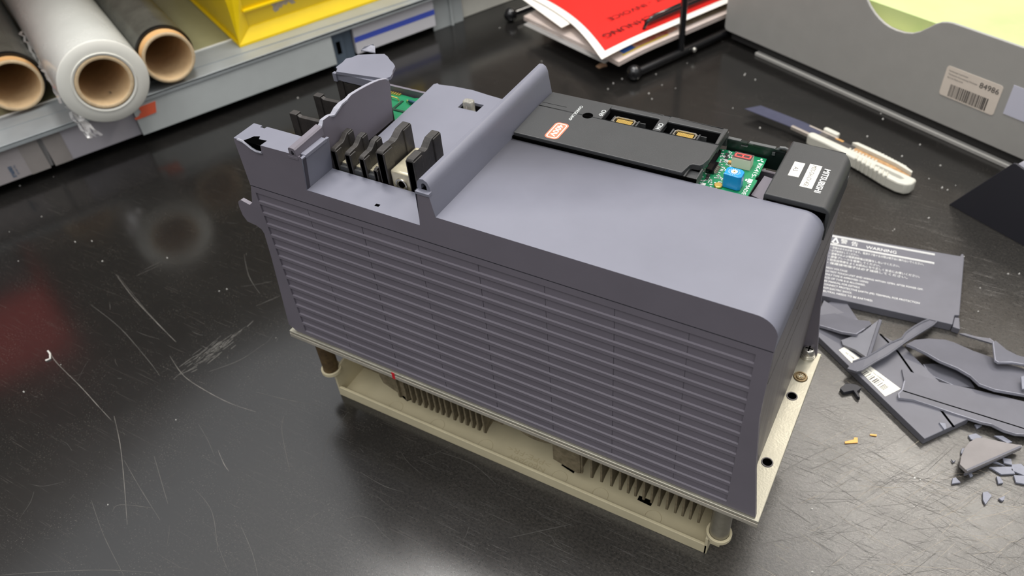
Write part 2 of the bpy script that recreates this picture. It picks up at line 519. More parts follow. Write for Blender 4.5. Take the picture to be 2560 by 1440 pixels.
    top = [(-0.6, 0), (46.5, 0), (46.5, 19.2), (10.8, 19.2), (10.8, 17.0), (6.8, 17.0), (6.8, 19.2), (-0.6, 19.2)]
    m.prism([(a, b) for a, b in top], 2, 257.8, 260.6)
    m.box(-0.6, 1.6, 0, 19.2, 223.5, 258)
    m.box(1.6, 46.5, 17.2, 19.2, 232, 258)
    m.prism([(52.6, 234.8), (56.6, 259.6), (54.4, 259.6), (50.4, 234.8)], 1, 0.0, 26.5)
    m.box(52.4, 56.7, 3.6, 24.0, 257.6, 260.2)
    m.build('corner_block', M['cover'], U, bevel=0.4)
    MB().poly([(52.75, .6, 235.0), (56.7, .6, 258.6), (56.7, 3.4, 258.6), (52.75, 3.4, 235.0)]).build('groove_shade', mat('shadow_groove', (58, 55, 64), 0.6), U, fix=False)  # flat dark strip: shade of the groove put into its colour
    # broken latch pocket in the corner block
    m = MB()
    m.poly([(7.5, -0.12, 260.66), (22.6, -0.12, 260.66), (22.9, 6.0, 260.66), (16.6, 5.4, 260.66), (15.0, 8.2, 260.66), (11.2, 6.6, 260.66), (9.6, 2.6, 260.66)])
    m.poly([(9.0, -0.15, 260.66), (22.6, -0.15, 260.66), (22.0, -0.15, 256.2), (18.0, -0.15, 256.0), (13.0, -0.15, 257.8)])
    m.build('broken_pocket', M['hole'], U, fix=False)
    m = MB()
    m.tube([(3.5, -0.3, 260.6), (8.0, -0.5, 260.2), (11.2, -0.6, 258.6), (14.5, -0.7, 256.6), (18.0, -0.6, 255.4), (22.4, -0.5, 255.6)], 0.9, 6)
    m.build('broken_edge', M['crack'], U, smooth=True)
    # partition wall with a jagged broken top
    jag = [(3, 262.6), (8, 262.9), (16, 263.2), (24, 264.2), (28, 266.6), (30, 268.4), (36, 268.2), (40, 267.0), (44, 269.2), (49, 270.0), (56, 269.6), (60, 270.4), (68, 269.7), (76, 268.6), (84, 267.2), (90, 265.8), (95, 264.0), (99, 262.0)]
    m = MB()
    pr = [(y, z) for y, z in jag] + [(99.5, 257.0), (95.4, 232.0), (27, 232.0), (3, 234)]
    m.prism(pr, 0, 49.4, 51.4)
    m.build('partition_wall', M['housing'], U, fix=True)
    m = MB()
    w = [3.2, 3.2, 3.2, 3.2, 3.0, 2.4, 2.3, 3.4, 4.2, 3.2, 2.4, 2.2, 2.0, 2.0, 2.0, 2.0, 2.2, 2.6]
    for i in range(len(jag) - 1):
        (y0, z0), (y1, z1) = jag[i], jag[i + 1]
        m.poly([(49.0, y0, z0 + .25), (49.0 + w[i], y0, z0 + .1), (49.0 + w[i + 1], y1, z1 + .1), (49.0, y1, z1 + .25)])
        m.poly([(49.0 + w[i], y0, z0 + .1), (49.0 + w[i], y0, z0 - 1.0), (49.0 + w[i + 1], y1, z1 - 1.0), (49.0 + w[i + 1], y1, z1 + .1)])
    m.build('broken_edge', M['crack'], U, fix=False)
    # hook at the front end of the partition
    m = MB()
    hk_o = [(46.4, 259.4), (46.6, 264.2), (47.6, 265.4), (51.2, 265.2), (52.2, 264.2), (52.4, 258.6)]
    hk_i = [(48.2, 260.4), (48.3, 262.4), (49.0, 263.4), (49.9, 263.2), (50.6, 262.0), (50.7, 258.6)]
    for y in (0.3,):
        for i in range(5):
            m.poly([(hk_o[i][0], y, hk_o[i][1]), (hk_o[i + 1][0], y, hk_o[i + 1][1]), (hk_i[i + 1][0], y, hk_i[i + 1][1]), (hk_i[i][0], y, hk_i[i][1])])
            m.poly([(hk_o[i][0], y, hk_o[i][1]), (hk_o[i + 1][0], y, hk_o[i + 1][1]), (hk_o[i + 1][0], 27, hk_o[i + 1][1] + 1.2), (hk_o[i][0], 27, hk_o[i][1] + 1.2)])
            m.poly([(hk_i[i][0], y, hk_i[i][1]), (hk_i[i + 1][0], y, hk_i[i + 1][1]), (hk_i[i + 1][0], 20, hk_i[i + 1][1]), (hk_i[i][0], 20, hk_i[i][1])])
    m.box(45.6, 53.4, -0.4, 2.6, 257.8, 259.4)
    m.build('hook_rail', M['housing'], U, fix=False, smooth=True)
    MB().box(48.3, 50.6, 5, 6, 258.8, 263.4).build('slot', M['hole'], U)
    # surviving corner of the shattered cover at the rear left
    dome = [(9.0, 94.0), (28, 96.2), (48.3, 98.8), (50.4, 102.5), (49.0, 107), (47.0, 110), (44.6, 116.2), (40.6, 119.6), (35.6, 122.6), (31, 126.2), (26.0, 128.8), (17, 124.8), (8.3, 120.6), (6.2, 115.2), (3.4, 112.4), (4.6, 107), (4.8, 99.2), (7.4, 97.6)]
    m = MB().slab([(x, y, 262.0) for x, y in dome], 2.2)
    m.prism([(5.2, 254.2), (9.4, 260.0), (48.6, 260.0), (50.0, 254.2)], 1, 95.4, 97.4)
    m.box(5.0, 8.0, 93.8, 96.4, 254.0, 260.2)
    m.build('broken_cover', M['cover'], U, tri=True)
    m = MB()
    m.slab([(6.8, 126.2, 262.8), (11.6, 131.0, 265.5), (16.4, 131.4, 265.2), (18.2, 128.2, 262.0)], 0.8)
    m.slab([(6.8, 126.2, 262.8), (9.2, 127.8, 265.0), (14.4, 132.6, 265.9), (11.6, 131.0, 264.9)], 1.4)
    m.build('broken_splinter', M['crack'], U)
    # terminal bay floor and the plate that runs back beside the ridge
    m = MB()
    m.box(52.4, 140.4, 0.0, 26.0, 232.6, 235.0)
    plate = [(57.5, 64.0), (140.4, 64.0), (140.4, 146.5), (126, 143.6), (113, 145.6), (100, 146.8), (86, 148.6), (70, 148.0), (57.6, 146.2), (55.6, 147.4), (53.8, 145.0)]
    # window for the lamp cut out of the plate by building it in strips round the hole
    hx0, hx1, hy0, hy1 = 88.6, 104.6, 123.6, 133.4
    m.prism([(57.5, 64.0), (140.4, 64.0), (140.4, hy0), (55.2, hy0)], 2, 232.8, 235.0)
    m.prism([(55.2, hy0), (hx0, hy0), (hx0, hy1), (54.6, hy1)], 2, 232.8, 235.0)
    m.prism([(hx1, hy0), (140.4, hy0), (140.4, hy1), (hx1, hy1)], 2, 232.8, 235.0)
    m.prism([(54.6, hy1), (140.4, hy1)] + plate[2:], 2, 232.8, 235.0)
    m.box(120.5, 140.4, 26.0, 64.0, 232.6, 235.0)
    m.build('terminal_tray', M['cover'], U, weld=True)
    MB().box(hx0 - 1, hx1 + 1, hy0 - 1, hy1 + 1, 226, 227).build('window_floor', M['hole'], U)
    MB().box(103.0, 106.0, 4.4, 6.6, 235.0, 235.1).build('slot', M['hole'], U)
    m = MB()
    m.prism([(91.0 + a, 125.6 + b) for a, b in [(1.2, 0), (6.8, 0), (8, 1.2), (8, 4.8), (6.8, 6), (1.2, 6), (0, 4.8), (0, 1.2)]], 2, 230, 239.2)
    lamp = m.build('charge_lamp', M['clear'], U, bevel=0.8, smooth=True)
    lamp['label'] = 'clear glass indicator lamp in its square window'
    # terminal block in the bay: black base, three small and two large barriers, metal terminals
    MB().box(53, 120.5, 26.2, 62, 200, 228.0).box(53, 120.5, 26.2, 30.0, 226, 231.0).build('terminal_base', M['black'], U)
    def barrier(x, th, y0, y1, zf, zr, z0, dip):
        m = MB()
        L_ = y1 - y0
        dz = zr - zf
        p = [(y0, z0), (y0, zf - 1.2), (y0 + 1.2, zf), (y0 + L_ * .32, zf + dz * .1), (y0 + L_ * .42, zf + dz * .15 - dip * .6), (y0 + L_ * .52, zf + dz * .4 - dip * .8), (y0 + L_ * .62, zf + dz * .75 - dip * .3), (y0 + L_ * .70, zr), (y1 - 1.2, zr + .4), (y1, zr - .8), (y1 - .3, z0)]
        m.prism(p, 0, x - th / 2, x + th / 2)
        # thinner waist: pads at front and rear stand proud
        m.prism([(y0, z0), (y0, zf - 1.4), (y0 + L_ * .30, zf - 1.2), (y0 + L_ * .26, z0)], 0, x - th / 2 - .5, x + th / 2 + .7)
        m.prism([(y0 + L_ * .72, z0), (y0 + L_ * .72, zr - .8), (y1 - .4, zr - .6), (y1 - .6, z0)], 0, x - th / 2 - .5, x + th / 2 + .7)
        return m.build('terminal_barrier', M['barrier'], U, bevel=0.5)
    for x in (56.4, 68.0, 79.4):
        barrier(x, 4.0, 26.6, 47.0, 250.4, 254.4, 226, 0.5)
    barrier(88.6, 2.2, 26.8, 31.0, 243.6, 243.6, 226, 0.2)
    barrier(95.6, 5.4, 26.6, 58.0, 258.8, 262.2, 226, 1.2)
    barrier(118.2, 5.4, 26.6, 57.5, 258.8, 261.6, 226, 3.0)
    for x in (62.2, 73.7, 84.4):
        MB().box(x - 3.8, x + 3.8, 29.0, 44.0, 232, 238.6).box(x - 4.0, x + 4.0, 27.0, 29.4, 228, 238.0).build('terminal_clamp', M['black'], U, bevel=0.3)
        MB().box(x - 3.0, x + 3.4, 29.6, 44.0, 238.6, 239.6).build('terminal_plate', M['lug'], U, bevel=0.2)
    m = MB().box(99.6, 115.0, 28.0, 57.0, 229, 245.4)
    lug = m.build('terminal_lug', M['lug'], U, bevel=1.6, smooth=True, bseg=3)
    lug['label'] = 'silver terminal block with a threaded hole in front'
    m = MB()
    m.revolve([(0, 4.6), (-0.9, 4.4), (-0.9, 3.4), (1.0, 2.9), (1.4, 0.01)], (107.5, 28.0, 236.6), (0, 1, 0), 24)
    m.build('screw_socket', M['steel'], lug, smooth=True)
    MB().cyl((107.5, 27.9, 236.6), (107.5, 27.4, 236.6), 2.4).build('socket_hole', M['hole'], lug)
    # three barriers behind the partition on the far left
    for y in (46.2, 71.4, 96.4):
        m = MB()
        m.prism([(5.4, 205), (5.4, 254.4), (10.8, 254.0), (13.0, 252.6), (49.4, 253.6), (49.4, 205)], 1, y, y + 3.2)
        m.prism([(5.0, 205), (5.0, 254.8), (11.2, 254.8), (11.2, 205)], 1, y - 1.0, y + 4.0)
        m.build('terminal_barrier', M['barrier'], U, bevel=0.4)
    # dark core of the housing, below the openings
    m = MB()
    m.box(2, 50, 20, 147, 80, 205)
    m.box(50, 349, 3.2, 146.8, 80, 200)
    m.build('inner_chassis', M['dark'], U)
    # rear left circuit board peeping out behind the partition
    m = MB().slab([(4, 103, 218.5), (58, 103, 218.5), (58, 147.2, 218.5), (36, 147.2, 218.5), (33, 145.4, 218.5), (28, 145.8, 218.5), (4, 147.2, 218.5)], 1.8)
    b2 = m.build('circuit_board', M['pcb'], U)
    m = MB()
    for i in range(5):
        m.box(10 + 2.2 * i, 11.2 + 2.2 * i, 143.4, 146.6, 218.5, 219.4)
    m.tube([(16, 138, 218.8), (17, 138, 220.6), (23, 137.4, 220.6), (24, 137.4, 218.8)], 0.5, 6)
    m.tube([(31, 138, 218.8), (31.5, 138, 220.4), (43, 136.6, 220.4), (43.5, 136.6, 218.8)], 0.5, 6)
    m.build('solder_pads', M['gold'], b2, smooth=True)
    MB().cyl((33.6, 137.6, 220.4), (41, 136.8, 220.4), 1.3, 12).build('resistor', mat('blue_grey_resistor', (30, 74, 92), 0.4), b2, smooth=True)
    MB().box(26, 28, 118, 138, 218.5, 219.2).box(28, 40, 124, 126, 218.5, 219.2).build('dark_trace', mat('board_trace', (12, 60, 40), 0.4), b2)
    MB().cyl((33, 112, 216), (33, 112, 226.5), 4.2, 20).build('capacitor', M['steel'], b2, smooth=True, bevel=.6)
    MB().cyl((33, 112, 226.5), (33, 112, 227.2), 2.6, 20).build('capacitor_top', M['brown'], b2)
    # end panels
    m = MB().box(349.0, 350.8, 2.2, 147.8, 77, 223.4)
    m.box(349.0, 351.0, 90.0, 147.8, 223.4, 234)
    m.build('end_panel', M['sheet'], U)
    MB().box(350.8, 351.0, 3, 148, 196.4, 196.9).box(350.8, 351.0, 40, 148, 178, 178.5).box(350.8, 351.05, 3, 92, 223.2, 223.8).box(350.8, 351.05, 52, 60, 207, 207.9).build('panel_seam', M['drawerdark'], U)
    MB().box(0.2, 2.0, 2.4, 147.6, 77, 222).build('end_panel', M['sheet'], U)
    # black connector cover: raised tray with two long openings
    m = MB()
    x0, x1, y0, y1, zt = 153.4, 276.6, 91.6, 146.6, 249.0
    ox = [(198.6, 233.6, 127.2, 141.8), (238.8, 274.2, 127.2, 140.6)]
    m.prism([(x0, y0), (266.8, y0), (268.4, 100.6), (269.6, 102.2), (274.0, 102.6), (275.2, 104.6), (x1, 111.0), (x1, 127.2), (x0, 127.2)], 2, 245.0, zt)
    m.box(x0, ox[0][0], 127.2, y1, 245.0, zt)
    m.box(ox[0][1], ox[1][0], 127.2, y1, 245.0, zt)
    m.box(ox[1][1], x1, 127.2, y1, 243.0, zt)
    m.box(ox[0][0], ox[0][1], 141.8, y1, 245.0, zt)
    m.box(ox[1][0], ox[1][1], 140.6, y1, 245.0, zt)
    m.box(x0, x1, y1, 149.8, 236, 245.5)
    cov = m.build('connector_cover', M['black'], U, bevel=0.5)
    MB().box(x0 - .4, 276, 90.05, 91.7, 243.5, 246.6).build('gap_shadow', M['hole'], U)
    MB().box(267.6, 275.6, 90.6, 102.6, 240, 244.2).box(267.4, 268.6, 90.6, 101.5, 240, 246.5).box(274.8, 275.9, 90.6, 103.5, 240, 246.5).build('cover_notch', M['black'], U, bevel=0.3)
    MB().box(x0, x0 + 18, 131.6, 131.9, zt, zt + .06).build('cover_seam', M['hole'], U)
    for (a, b, c, d) in ox:
        MB().box(a - 1, b + 1, c - 1, d + 1, 234, 236).build('socket_floor', M['dark'], U)
        MB().box(a, b, d - .2, d + .8, 236, 248).build('socket_wall', M['dark'], U)
        for xx in (a + 5.6, b - 12.6):
            MB().box(xx, xx + 1.0, c, c + 9.0, 238, 247.6).build('socket_rib', M['black'], U)
        MB().box(a + 5, b - 8, c + 9.0, c + 9.8, 240, 246.2).build('socket_bar', M['black'], U)
    for (a, b) in ((205.4, 220.0), (246.4, 261.0)):
        m = MB()
        def ring(i, z):
            return [(a + i + 1.4, 128.0 + i, z), (b - i - 1.4, 128.0 + i, z), (b - i, 129.4 + i, z), (b - i, 134.4 - i, z), (b - i - 1.4, 135.8 - i, z), (a + i + 1.4, 135.8 - i, z), (a + i, 134.4 - i, z), (a + i, 129.4 + i, z)]
        r0, r1, r2, r3 = ring(0, 236), ring(0, 248.0), ring(0.9, 248.0), ring(0.9, 244.4)
        for A, B in ((r0, r1), (r1, r2), (r2, r3)):
            for i in range(8):
                m.poly([A[i], A[(i + 1) % 8], B[(i + 1) % 8], B[i]])
        m.poly(r3)
        cn = m.build('connector', M['steel'], U, smooth=True, angle=30)
        MB().box(a + 2.2, b - 2.2, 129.4, 134.6, 243.5, 246.2).build('connector_core', mat('dark_core', (60, 54, 44), 0.5), cn)
        m = MB()
        for i in range(10):
            xx = a + 2.6 + (b - a - 5.2) * i / 9
            m.box(xx - .48, xx + .48, 130.0, 134.4, 246.0, 247.2)
        m.build('contact_pins', M['gold'], cn)
    MB().box(264.2, 271.0, 128.6, 131.4, 243.2, 245.4).build('white_jumper', M['white'], U, bevel=.6)
    MB().cyl((188.9, 127.6, zt), (188.9, 127.6, zt + .08), 3.5, 32).build('lamp_hole', M['hole'], U)
    # lettering on the connector cover
    dn, up = (0, -1, 0), (1, 0, 0)
    for it in (('CHARGE LAMP', (179.2, 137.0, zt), dn, up, dict(size=3.2, width=19.0, bold=0.012)),
               ('CN9', (195.0, 137.8, zt), dn, up, dict(size=4.2, width=7.4, bold=0.012)),
               ('CN4', (235.0, 136.8, zt), dn, up, dict(size=4.2, width=7.4, bold=0.012))):
        lettering('cover_lettering', [it], M['inkdim'], U)
    # the 400V badge
    def rrect(x0, x1, y0, y1, r, n=5):
        return arc(x1 - r, y1 - r, r, 0, 90, n) + arc(x0 + r, y1 - r, r, 90, 180, n) + arc(x0 + r, y0 + r, r, 180, 270, n) + arc(x1 - r, y0 + r, r, 270, 360, n)
    o1, o2, o3 = rrect(173.6, 183.4, 94.0, 113.2, 3.0), rrect(174.5, 182.5, 94.9, 112.3, 2.3), rrect(175.3, 181.7, 95.7, 111.5, 1.7)
    m = MB()
    for z_, o_ in ((zt + .05, o1),):
        m.poly([(x, y, z_) for x, y in o_])
    bd = m.build('voltage_badge', M['redorange'], U, fix=False)
    MB().poly([(x, y, zt + .09) for x, y in o2]).build('badge_border', M['pinklabel'], bd, fix=False)
    MB().poly([(x, y, zt + .13) for x, y in o3]).build('badge_field', M['redorange'], bd, fix=False)
    lettering('badge_lettering', [('400V', (176.6, 110.8, zt), dn, up, dict(size=5.4, width=14.2, bold=0.02))], M['white'], bd, lift=.18)
    # control opening: rear wall, rim, loose tabs, green board
    MB().box(276.5, 314.5, 148.0, 149.8, 226, 240.6).box(276.5, 289, 147.2, 149.8, 240.0, 241.2).box(293, 313, 147.2, 149.8, 240.0, 241.2).build('rear_rim', M['pcbdark'], U)
    m = MB()
    m.box(276.5, 284.8, 147.6, 150.2, 240.6, 241.6).box(290.2, 306.5, 147.6, 150.2, 240.6, 241.6).box(285.6, 289.6, 147.0, 148.0, 238.6, 239.2)
    m.tube([(308, 148.5, 240.5), (309.4, 148.5, 242.4), (312, 148.5, 242.8), (314.4, 148.5, 242.0)], 1.1, 8)
    m.box(305.2, 307.0, 146.8, 148.6, 237.0, 239.2)
    m.build('rim_trim', mat('grey_trim', (86, 88, 88), 0.45), U, smooth=True)
    MB().prism([(304, 112), (316, 108), (316, 132), (305.5, 134)], 2, 228.6, 230.0).build('tab_plate', M['housing'], U)
    m = MB()
    m.revolve([(0, 3.6), (3, 3.6), (3, 2.0), (0, 2.0)], (309.5, 97.5, 231.2), (0, 1, 0), 20, close=True)
    m.build('cable_clip', mat('clip_plastic', (96, 94, 92), 0.35), U, smooth=True, bevel=.3)
    bd = MB().slab([(270, 91, 234), (304.6, 91, 234), (303.8, 104, 234), (304.2, 122.0, 234), (302.4, 122.6, 234), (302.6, 127, 234), (303.4, 128, 234), (302.8, 146.4, 234), (276.4, 146.2, 234), (270, 146, 234)], 1.6).build('circuit_board', M['pcb'], U)
    bd['label'] = 'green circuit board with red digit display and blue rotary switch'
    ds = MB().box(285.2, 297.0, 129.6, 136.6, 234, 241.0).build('digit_display', M['cream'], bd, bevel=0.2)
    MB().box(285.3, 296.9, 129.7, 136.5, 241.0, 241.15).build('display_face', M['redface'], ds)
    m = MB()
    def seg(xa, ya, xb, yb, w=0.62):
        m.box(min(xa, xb) - w / 2, max(xa, xb) + w / 2, min(ya, yb) - w / 2, max(ya, yb) + w / 2, 241.15, 241.3)
    for (xa, ya, xb, yb) in ((287.0, 131.4, 290.6, 131.4), (287, 134.8, 290.6, 134.8), (291.6, 131.4, 295.2, 131.4), (291.6, 134.8, 295.2, 134.8), (286.6, 132, 286.6, 134.2), (291.1, 132, 291.1, 134.2), (295.6, 132, 295.6, 134.2)):
        seg(xa, ya, xb, yb, 0.9)
    m.build('display_segments', M['redseg'], ds)
    rot = MB().prism([(287.2, 107.2), (296.2, 106.4), (298.0, 107.6), (298.0, 113.4), (296.0, 115.2), (288.6, 115.6), (287.0, 113.8)], 2, 234.2, 244.0).build('rotary_switch', M['blue'], bd, bevel=0.5)
    MB().cyl((292.4, 111.0, 244.0), (292.4, 111.0, 244.3), 2.0, 24).build('switch_dial', M['white'], rot)
    m = MB()
    m.box(291.2, 293.6, 110.8, 111.2, 244.3, 244.4).box(292.2, 292.6, 109.8, 112.2, 244.3, 244.4)
    m.build('dial_cross', M['gold'], rot)
    m = MB()
    for i in range(16):
        a = 2 * math.pi * i / 16
        c, s_ = math.cos(a), math.sin(a)
        p, q = (292.4 + 2.7 * c, 111 + 2.4 * s_), (292.4 + 3.7 * c, 111 + 3.3 * s_)
        t = (-s_ * .17, c * .17)
        m.poly([(p[0] - t[0], p[1] - t[1], 244.06), (q[0] - t[0], q[1] - t[1], 244.06), (q[0] + t[0], q[1] + t[1], 244.06), (p[0] + t[0], p[1] + t[1], 244.06)])
    m.build('dial_marks', M['inkdim'], rot)
    MB().box(273.4, 278.6, 117.4, 127.2, 234, 237.0).build('black_chip', M['blackgloss'], bd, bevel=.2)
    m = MB()
    for i in range(9):
        m.box(278.6, 280.2, 118.0 + i * 1.0, 118.45 + i * 1.0, 234, 235.0)
    m.build('chip_pins', M['steel'], bd)
    m = MB()
    rr = random.Random(3)
    for i in range(190):
        x, y = rr.uniform(271.5, 286.5), rr.uniform(100, 145)
        if 272.8 < x < 280.4 and 116.6 < y < 128: continue
        w, h = rr.choice([(1.7, .6), (.6, 1.6), (.9, .9), (1.2, .7)])
        m.box(x - w / 2, x + w / 2, y - h / 2, y + h / 2, 234, 234.35)
    m.build('solder_joints', M['inkdim'], bd)['kind'] = 'stuff'
    for (x, y) in ((278.2, 139.6), (279.2, 136.0), (275.2, 113.6), (275.6, 110.4)):
        MB().box(x, x + 1.8, y, y + 2.4, 234, 235.0).build('small_part', M['blackink'], bd)
    MB().box(282.6, 284.8, 131.6, 134.0, 234, 235.6).build('tan_part', M['tan'], bd, bevel=.2)
    MB().cyl((285.0, 107.0, 234), (285.0, 107.0, 235.4), 2.6, 20).build('gold_screw', M['gold'], bd, smooth=True, bevel=.4)
    MB().box(299.0, 301.8, 117.6, 121.6, 234, 234.2).box(288.0, 299.6, 102.4, 104.2, 234, 234.2).box(275.0, 277.6, 104.6, 106.8, 234, 234.2).box(297.6, 298.6, 118.6, 120.6, 234, 234.3).build('white_print', M['white'], bd)
    m = MB()
    for a in (90, 210, 330):
        c, s_ = math.cos(math.radians(a)), math.sin(math.radians(a))
        cx, cy = 300.0, 143.0
        def rp(u, v): return (cx + u * s_ + v * c, cy - u * c + v * s_, 234.1)
        m.poly([rp(0, 0), rp(.75, 1.3), rp(0, 2.6), rp(-.75, 1.3)])
    m.build('board_emblem', M['white'], bd)
    lettering('board_lettering', [('RK415-', (299.6, 139.8, 234), dn, up, dict(size=3.6, width=16.5, bold=.012)),
                                  ('MADE IN J', (299.9, 116.6, 234), dn, up, dict(size=3.2, width=19.5, bold=.012))], M['white'], bd)
    # black end cap with the maker's lettering and two labels
    m = MB()
    cp = [(315.2, 244.6), (315.2, 247.6), (316.0, 248.4), (346.6, 248.4)] + arc(346.6, 243.1, 5.3, 84, 0, 6) + [(351.9, 233.4), (350.0, 233.4), (349.6, 244.2), (340, 244.6)]
    yb_ = 148.6
    n = len(cp)
    ends = []
    for (y, cut) in ((91.6, 0),):
        pass
    top_poly = None
    vs0 = [(x, 91.6, z) for x, z in cp]
    vs1 = [(x, 149.8 if x < 343 else 148.0 - max(0, (x - 346.6)) * .95, z) for x, z in cp]
    m.add(vs0 + vs1, [tuple(range(n))[::-1], tuple(range(n, 2 * n))] + [(i, (i + 1) % n, n + (i + 1) % n, n + i) for i in range(n)])
    cap = m.build('end_cap', M['black'], U, bevel=0.6, smooth=True, angle=30)
    cap['label'] = 'black end cap with two white labels'
    MB().box(315.2, 317.0, 92, 149, 222, 245).build('cap_wall', M['black'], U)
    m = MB()
    m.box(351.0, 351.9, 92.2, 147.8, 226, 234.0)
    m.build('cap_skirt', M['black'], U)
    zc = 248.4
    text = [('MITSUBISHI', (339.8, 127.8, zc), dn, up, dict(size=4.8, width=24.4, bold=0.02))]
    lettering('maker_lettering', text, M['white'], cap)
    l1 = MB().prism([(322.4, 113.6), (328.4, 113.8), (328.4, 128.6), (322.4, 128.6)], 2, zc, zc + .12).build('small_label', M['label'], cap)
    l2 = MB().prism([(331.0, 105.8), (337.9, 105.8), (337.9, 129.6), (331.0, 129.6)], 2, zc, zc + .12).build('long_label', M['label'], cap)
    lettering('label_lettering', [('A5', (323.6, 123.4, zc), dn, up, dict(size=3.8, width=4.4))], M['greyink'], l1, lift=.2)
    lettering('label_lettering', [('MDS-DH-CV-450', (332.8, 128.4, zc), dn, up, dict(size=3.7, width=21.4))], M['greyink'], l2, lift=.2)
    # mounting plate, two leaves, with holes, screw and rosette on its right flange
    m = MB()
    m.box(-15.6, 363.9, -1.7, 151.6, 74.9, 77.3)
    pl = m.build('mounting_plate', M['plate'], U, bevel=0.5)
    MB().box(-14.6, 363.0, -1.2, 151.0, 74.2, 75.0).build('plate_groove', M['standoff'], pl)
    MB().box(-15.8, 363.6, -1.9, 151.2, 70.6, 74.3).build('base_leaf', M['edge'], pl, bevel=0.3)
    MB().box(86.0, 88.6, -2.05, -1.5, 70.6, 77.35).build('red_mark', M['redmark'], pl)
    for (x, y) in ((355.4, 103.8), (356.0, 43.0)):
        m = MB()
        m.revolve([(0.05, 3.9), (0.5, 3.7), (0.5, 3.1), (0.06, 3.0)], (x, y, 77.3), (0, 0, 1), 24)
        m.build('hole_rim', M['sheet'], pl, smooth=True)
        MB().cyl((x, y, 77.2), (x, y, 77.4), 3.1).build('mounting_hole', M['hole'], pl)
    m = MB().cyl((355.2, 145.0, 77.3), (355.2, 145.0, 79.4), 5.4, 24).cyl((355.2, 145.0, 79.4), (355.2, 145.0, 80.8), 5.0, 24)
    m.revolve([(0, 4.4), (2.6, 4.4), (4.4, 3.4), (5.0, 1.6), (5.0, .01)], (355.2, 145.0, 80.8), (0, 0, 1), 24)
    sc = m.build('screw', M['steel'], pl, smooth=True, angle=35)
    MB().box(352.6, 357.8, 144.5, 145.5, 85.3, 85.95).box(354.7, 355.7, 142.4, 147.6, 85.3, 85.95).build('screw_slot', M['hole'], sc)
    m = MB().revolve([(.1, 5.0), (.9, 4.6), (.9, 3.7), (.3, 3.6), (.3, 3.0), (1.0, 2.8), (1.0, .01)], (356.0, 123.5, 77.3), (0, 0, 1), 28)
    rz = m.build('brass_rosette', M['brass'], pl, smooth=True, angle=25)
    m = MB()
    for a in range(0, 180, 60):
        c, s_ = math.cos(math.radians(a)) * 2.2, math.sin(math.radians(a)) * 2.2
        m.tube([(356 - c, 123.5 - s_, 78.35), (356 + c, 123.5 + s_, 78.35)], .35, 6)
    m.build('rosette_mark', M['lug'], rz)
    MB().prism([(349, 8), (352.4, 8), (352.4, 16), (349, 16)], 2, 77.3, 79).build('weld_tab', M['sheet'], U)
    # heatsink fins between plate and duct
    first = None
    fx = [71.8, 78.8, 85.0, 90.9, 96.8, 102.4, 107.9, 113.4, 118.4, 124.8, 130.8, 136.4, 142.0, 147.2, 152.8, 234.0, 243.8, 251.6, 259.4, 266.2, 272.4, 278.0, 284.2, 290.2, 295.6, 301.6, 307.8, 313.2, 318.6, 324.6]
    for i, x in enumerate(fx):
        if first is None:
            m = MB()
            m.prism([(13.4, 70.6), (13.4, 23.6), (15.0, 21.8), (19.0, 24.0), (134, 24), (137, 27), (137, 70.6)], 0, -0.75, 0.75)
            first = m.build('heatsink_fin', M['fin'], None)
            first.parent = U
            fo = first
        else:
            fo = first.copy()
            COL.objects.link(fo)
        fo.location = (x * K - U.location.x, -U.location.y, -U.location.z)
    MB().box(24, 162, 26, 30, 24, 70.6).build('heatsink_block', M['fin'], U)
    MB().box(158, 232, 40, 44, 24, 70.6).box(226, 332, 34, 37, 22, 70.6).build('heatsink_block', M['fin'], U)
    MB().prism([(52, 70.6), (52, 40), (55, 30), (70, 24), (80, 22), (80, 70.6)], 1, 16.0, 18.0).build('fan_bracket', M['fin'], U)
    MB().prism([(212, 70.6), (212, 25), (232, 20), (236, 22), (236, 70.6)], 1, 14.8, 16.6).build('fan_bracket', M['fin'], U)
    m = MB().revolve([(0, 37), (0, 41), (26, 41), (26, 37)], (193, 62, 30), (0, 0, 1), 48, close=True)
    m.build('fan_shroud', M['fin'], U, smooth=True)
    m = MB().cyl((193, 62, 24), (193, 62, 44), 15, 32)
    for i in range(7):
        a = 2 * math.pi * i / 7
        p = [(193 + r * math.cos(a + t), 62 + r * math.sin(a + t), z) for r, t, z in ((14, 0, 26), (36, .1, 27), (36, .55, 41), (14, .5, 42))]
        m.slab(p, 1.2)
    m.build('cooling_fan', M['dark'], U)
    # beige duct tray under the fins
    m = MB()
    m.box(9.8, 334.6, 7.2, 143, 0.0, 2.6)
    m.box(9.8, 334.6, 7.0, 9.2, 0.0, 10.6)
    m.box(10.6, 334.0, 9.2, 10.2, 0.0, 9.2)
    m.box(9.8, 334.6, 141, 143, 0, 12)
    m.prism([(7.0, 0), (7.0, 26), (11, 31), (24, 33), (143, 33), (143, 0)], 0, 8.4, 10.4)
    m.prism([(7.0, 0), (7.0, 19), (11, 24), (24, 31), (143, 31), (143, 0)], 0, 332.6, 334.8)
    for (cx, cy, s_, a0) in ((4.2, 10.4, 1, 160), (340.2, 10.0, -1, 180)):
        r = 7.0
        ring_o = arc(cx, cy, r + 1.6, 0, 360, 28)[:-1]
        ring_i = arc(cx, cy, r - .3, 0, 360, 28)[:-1]
        vs = [(x, y, z) for z in (26.5, 30.0) for x, y in ring_o + ring_i]
        k = 28
        fs = []
        for i in range(k):
            j = (i + 1) % k
            fs += [(i, j, k + j, k + i), (2 * k + i, 3 * k + i, 3 * k + j, 2 * k + j), (i, 2 * k + i, 2 * k + j, j), (k + i, k + j, 3 * k + j, 3 * k + i)]
        m.add(vs, fs)
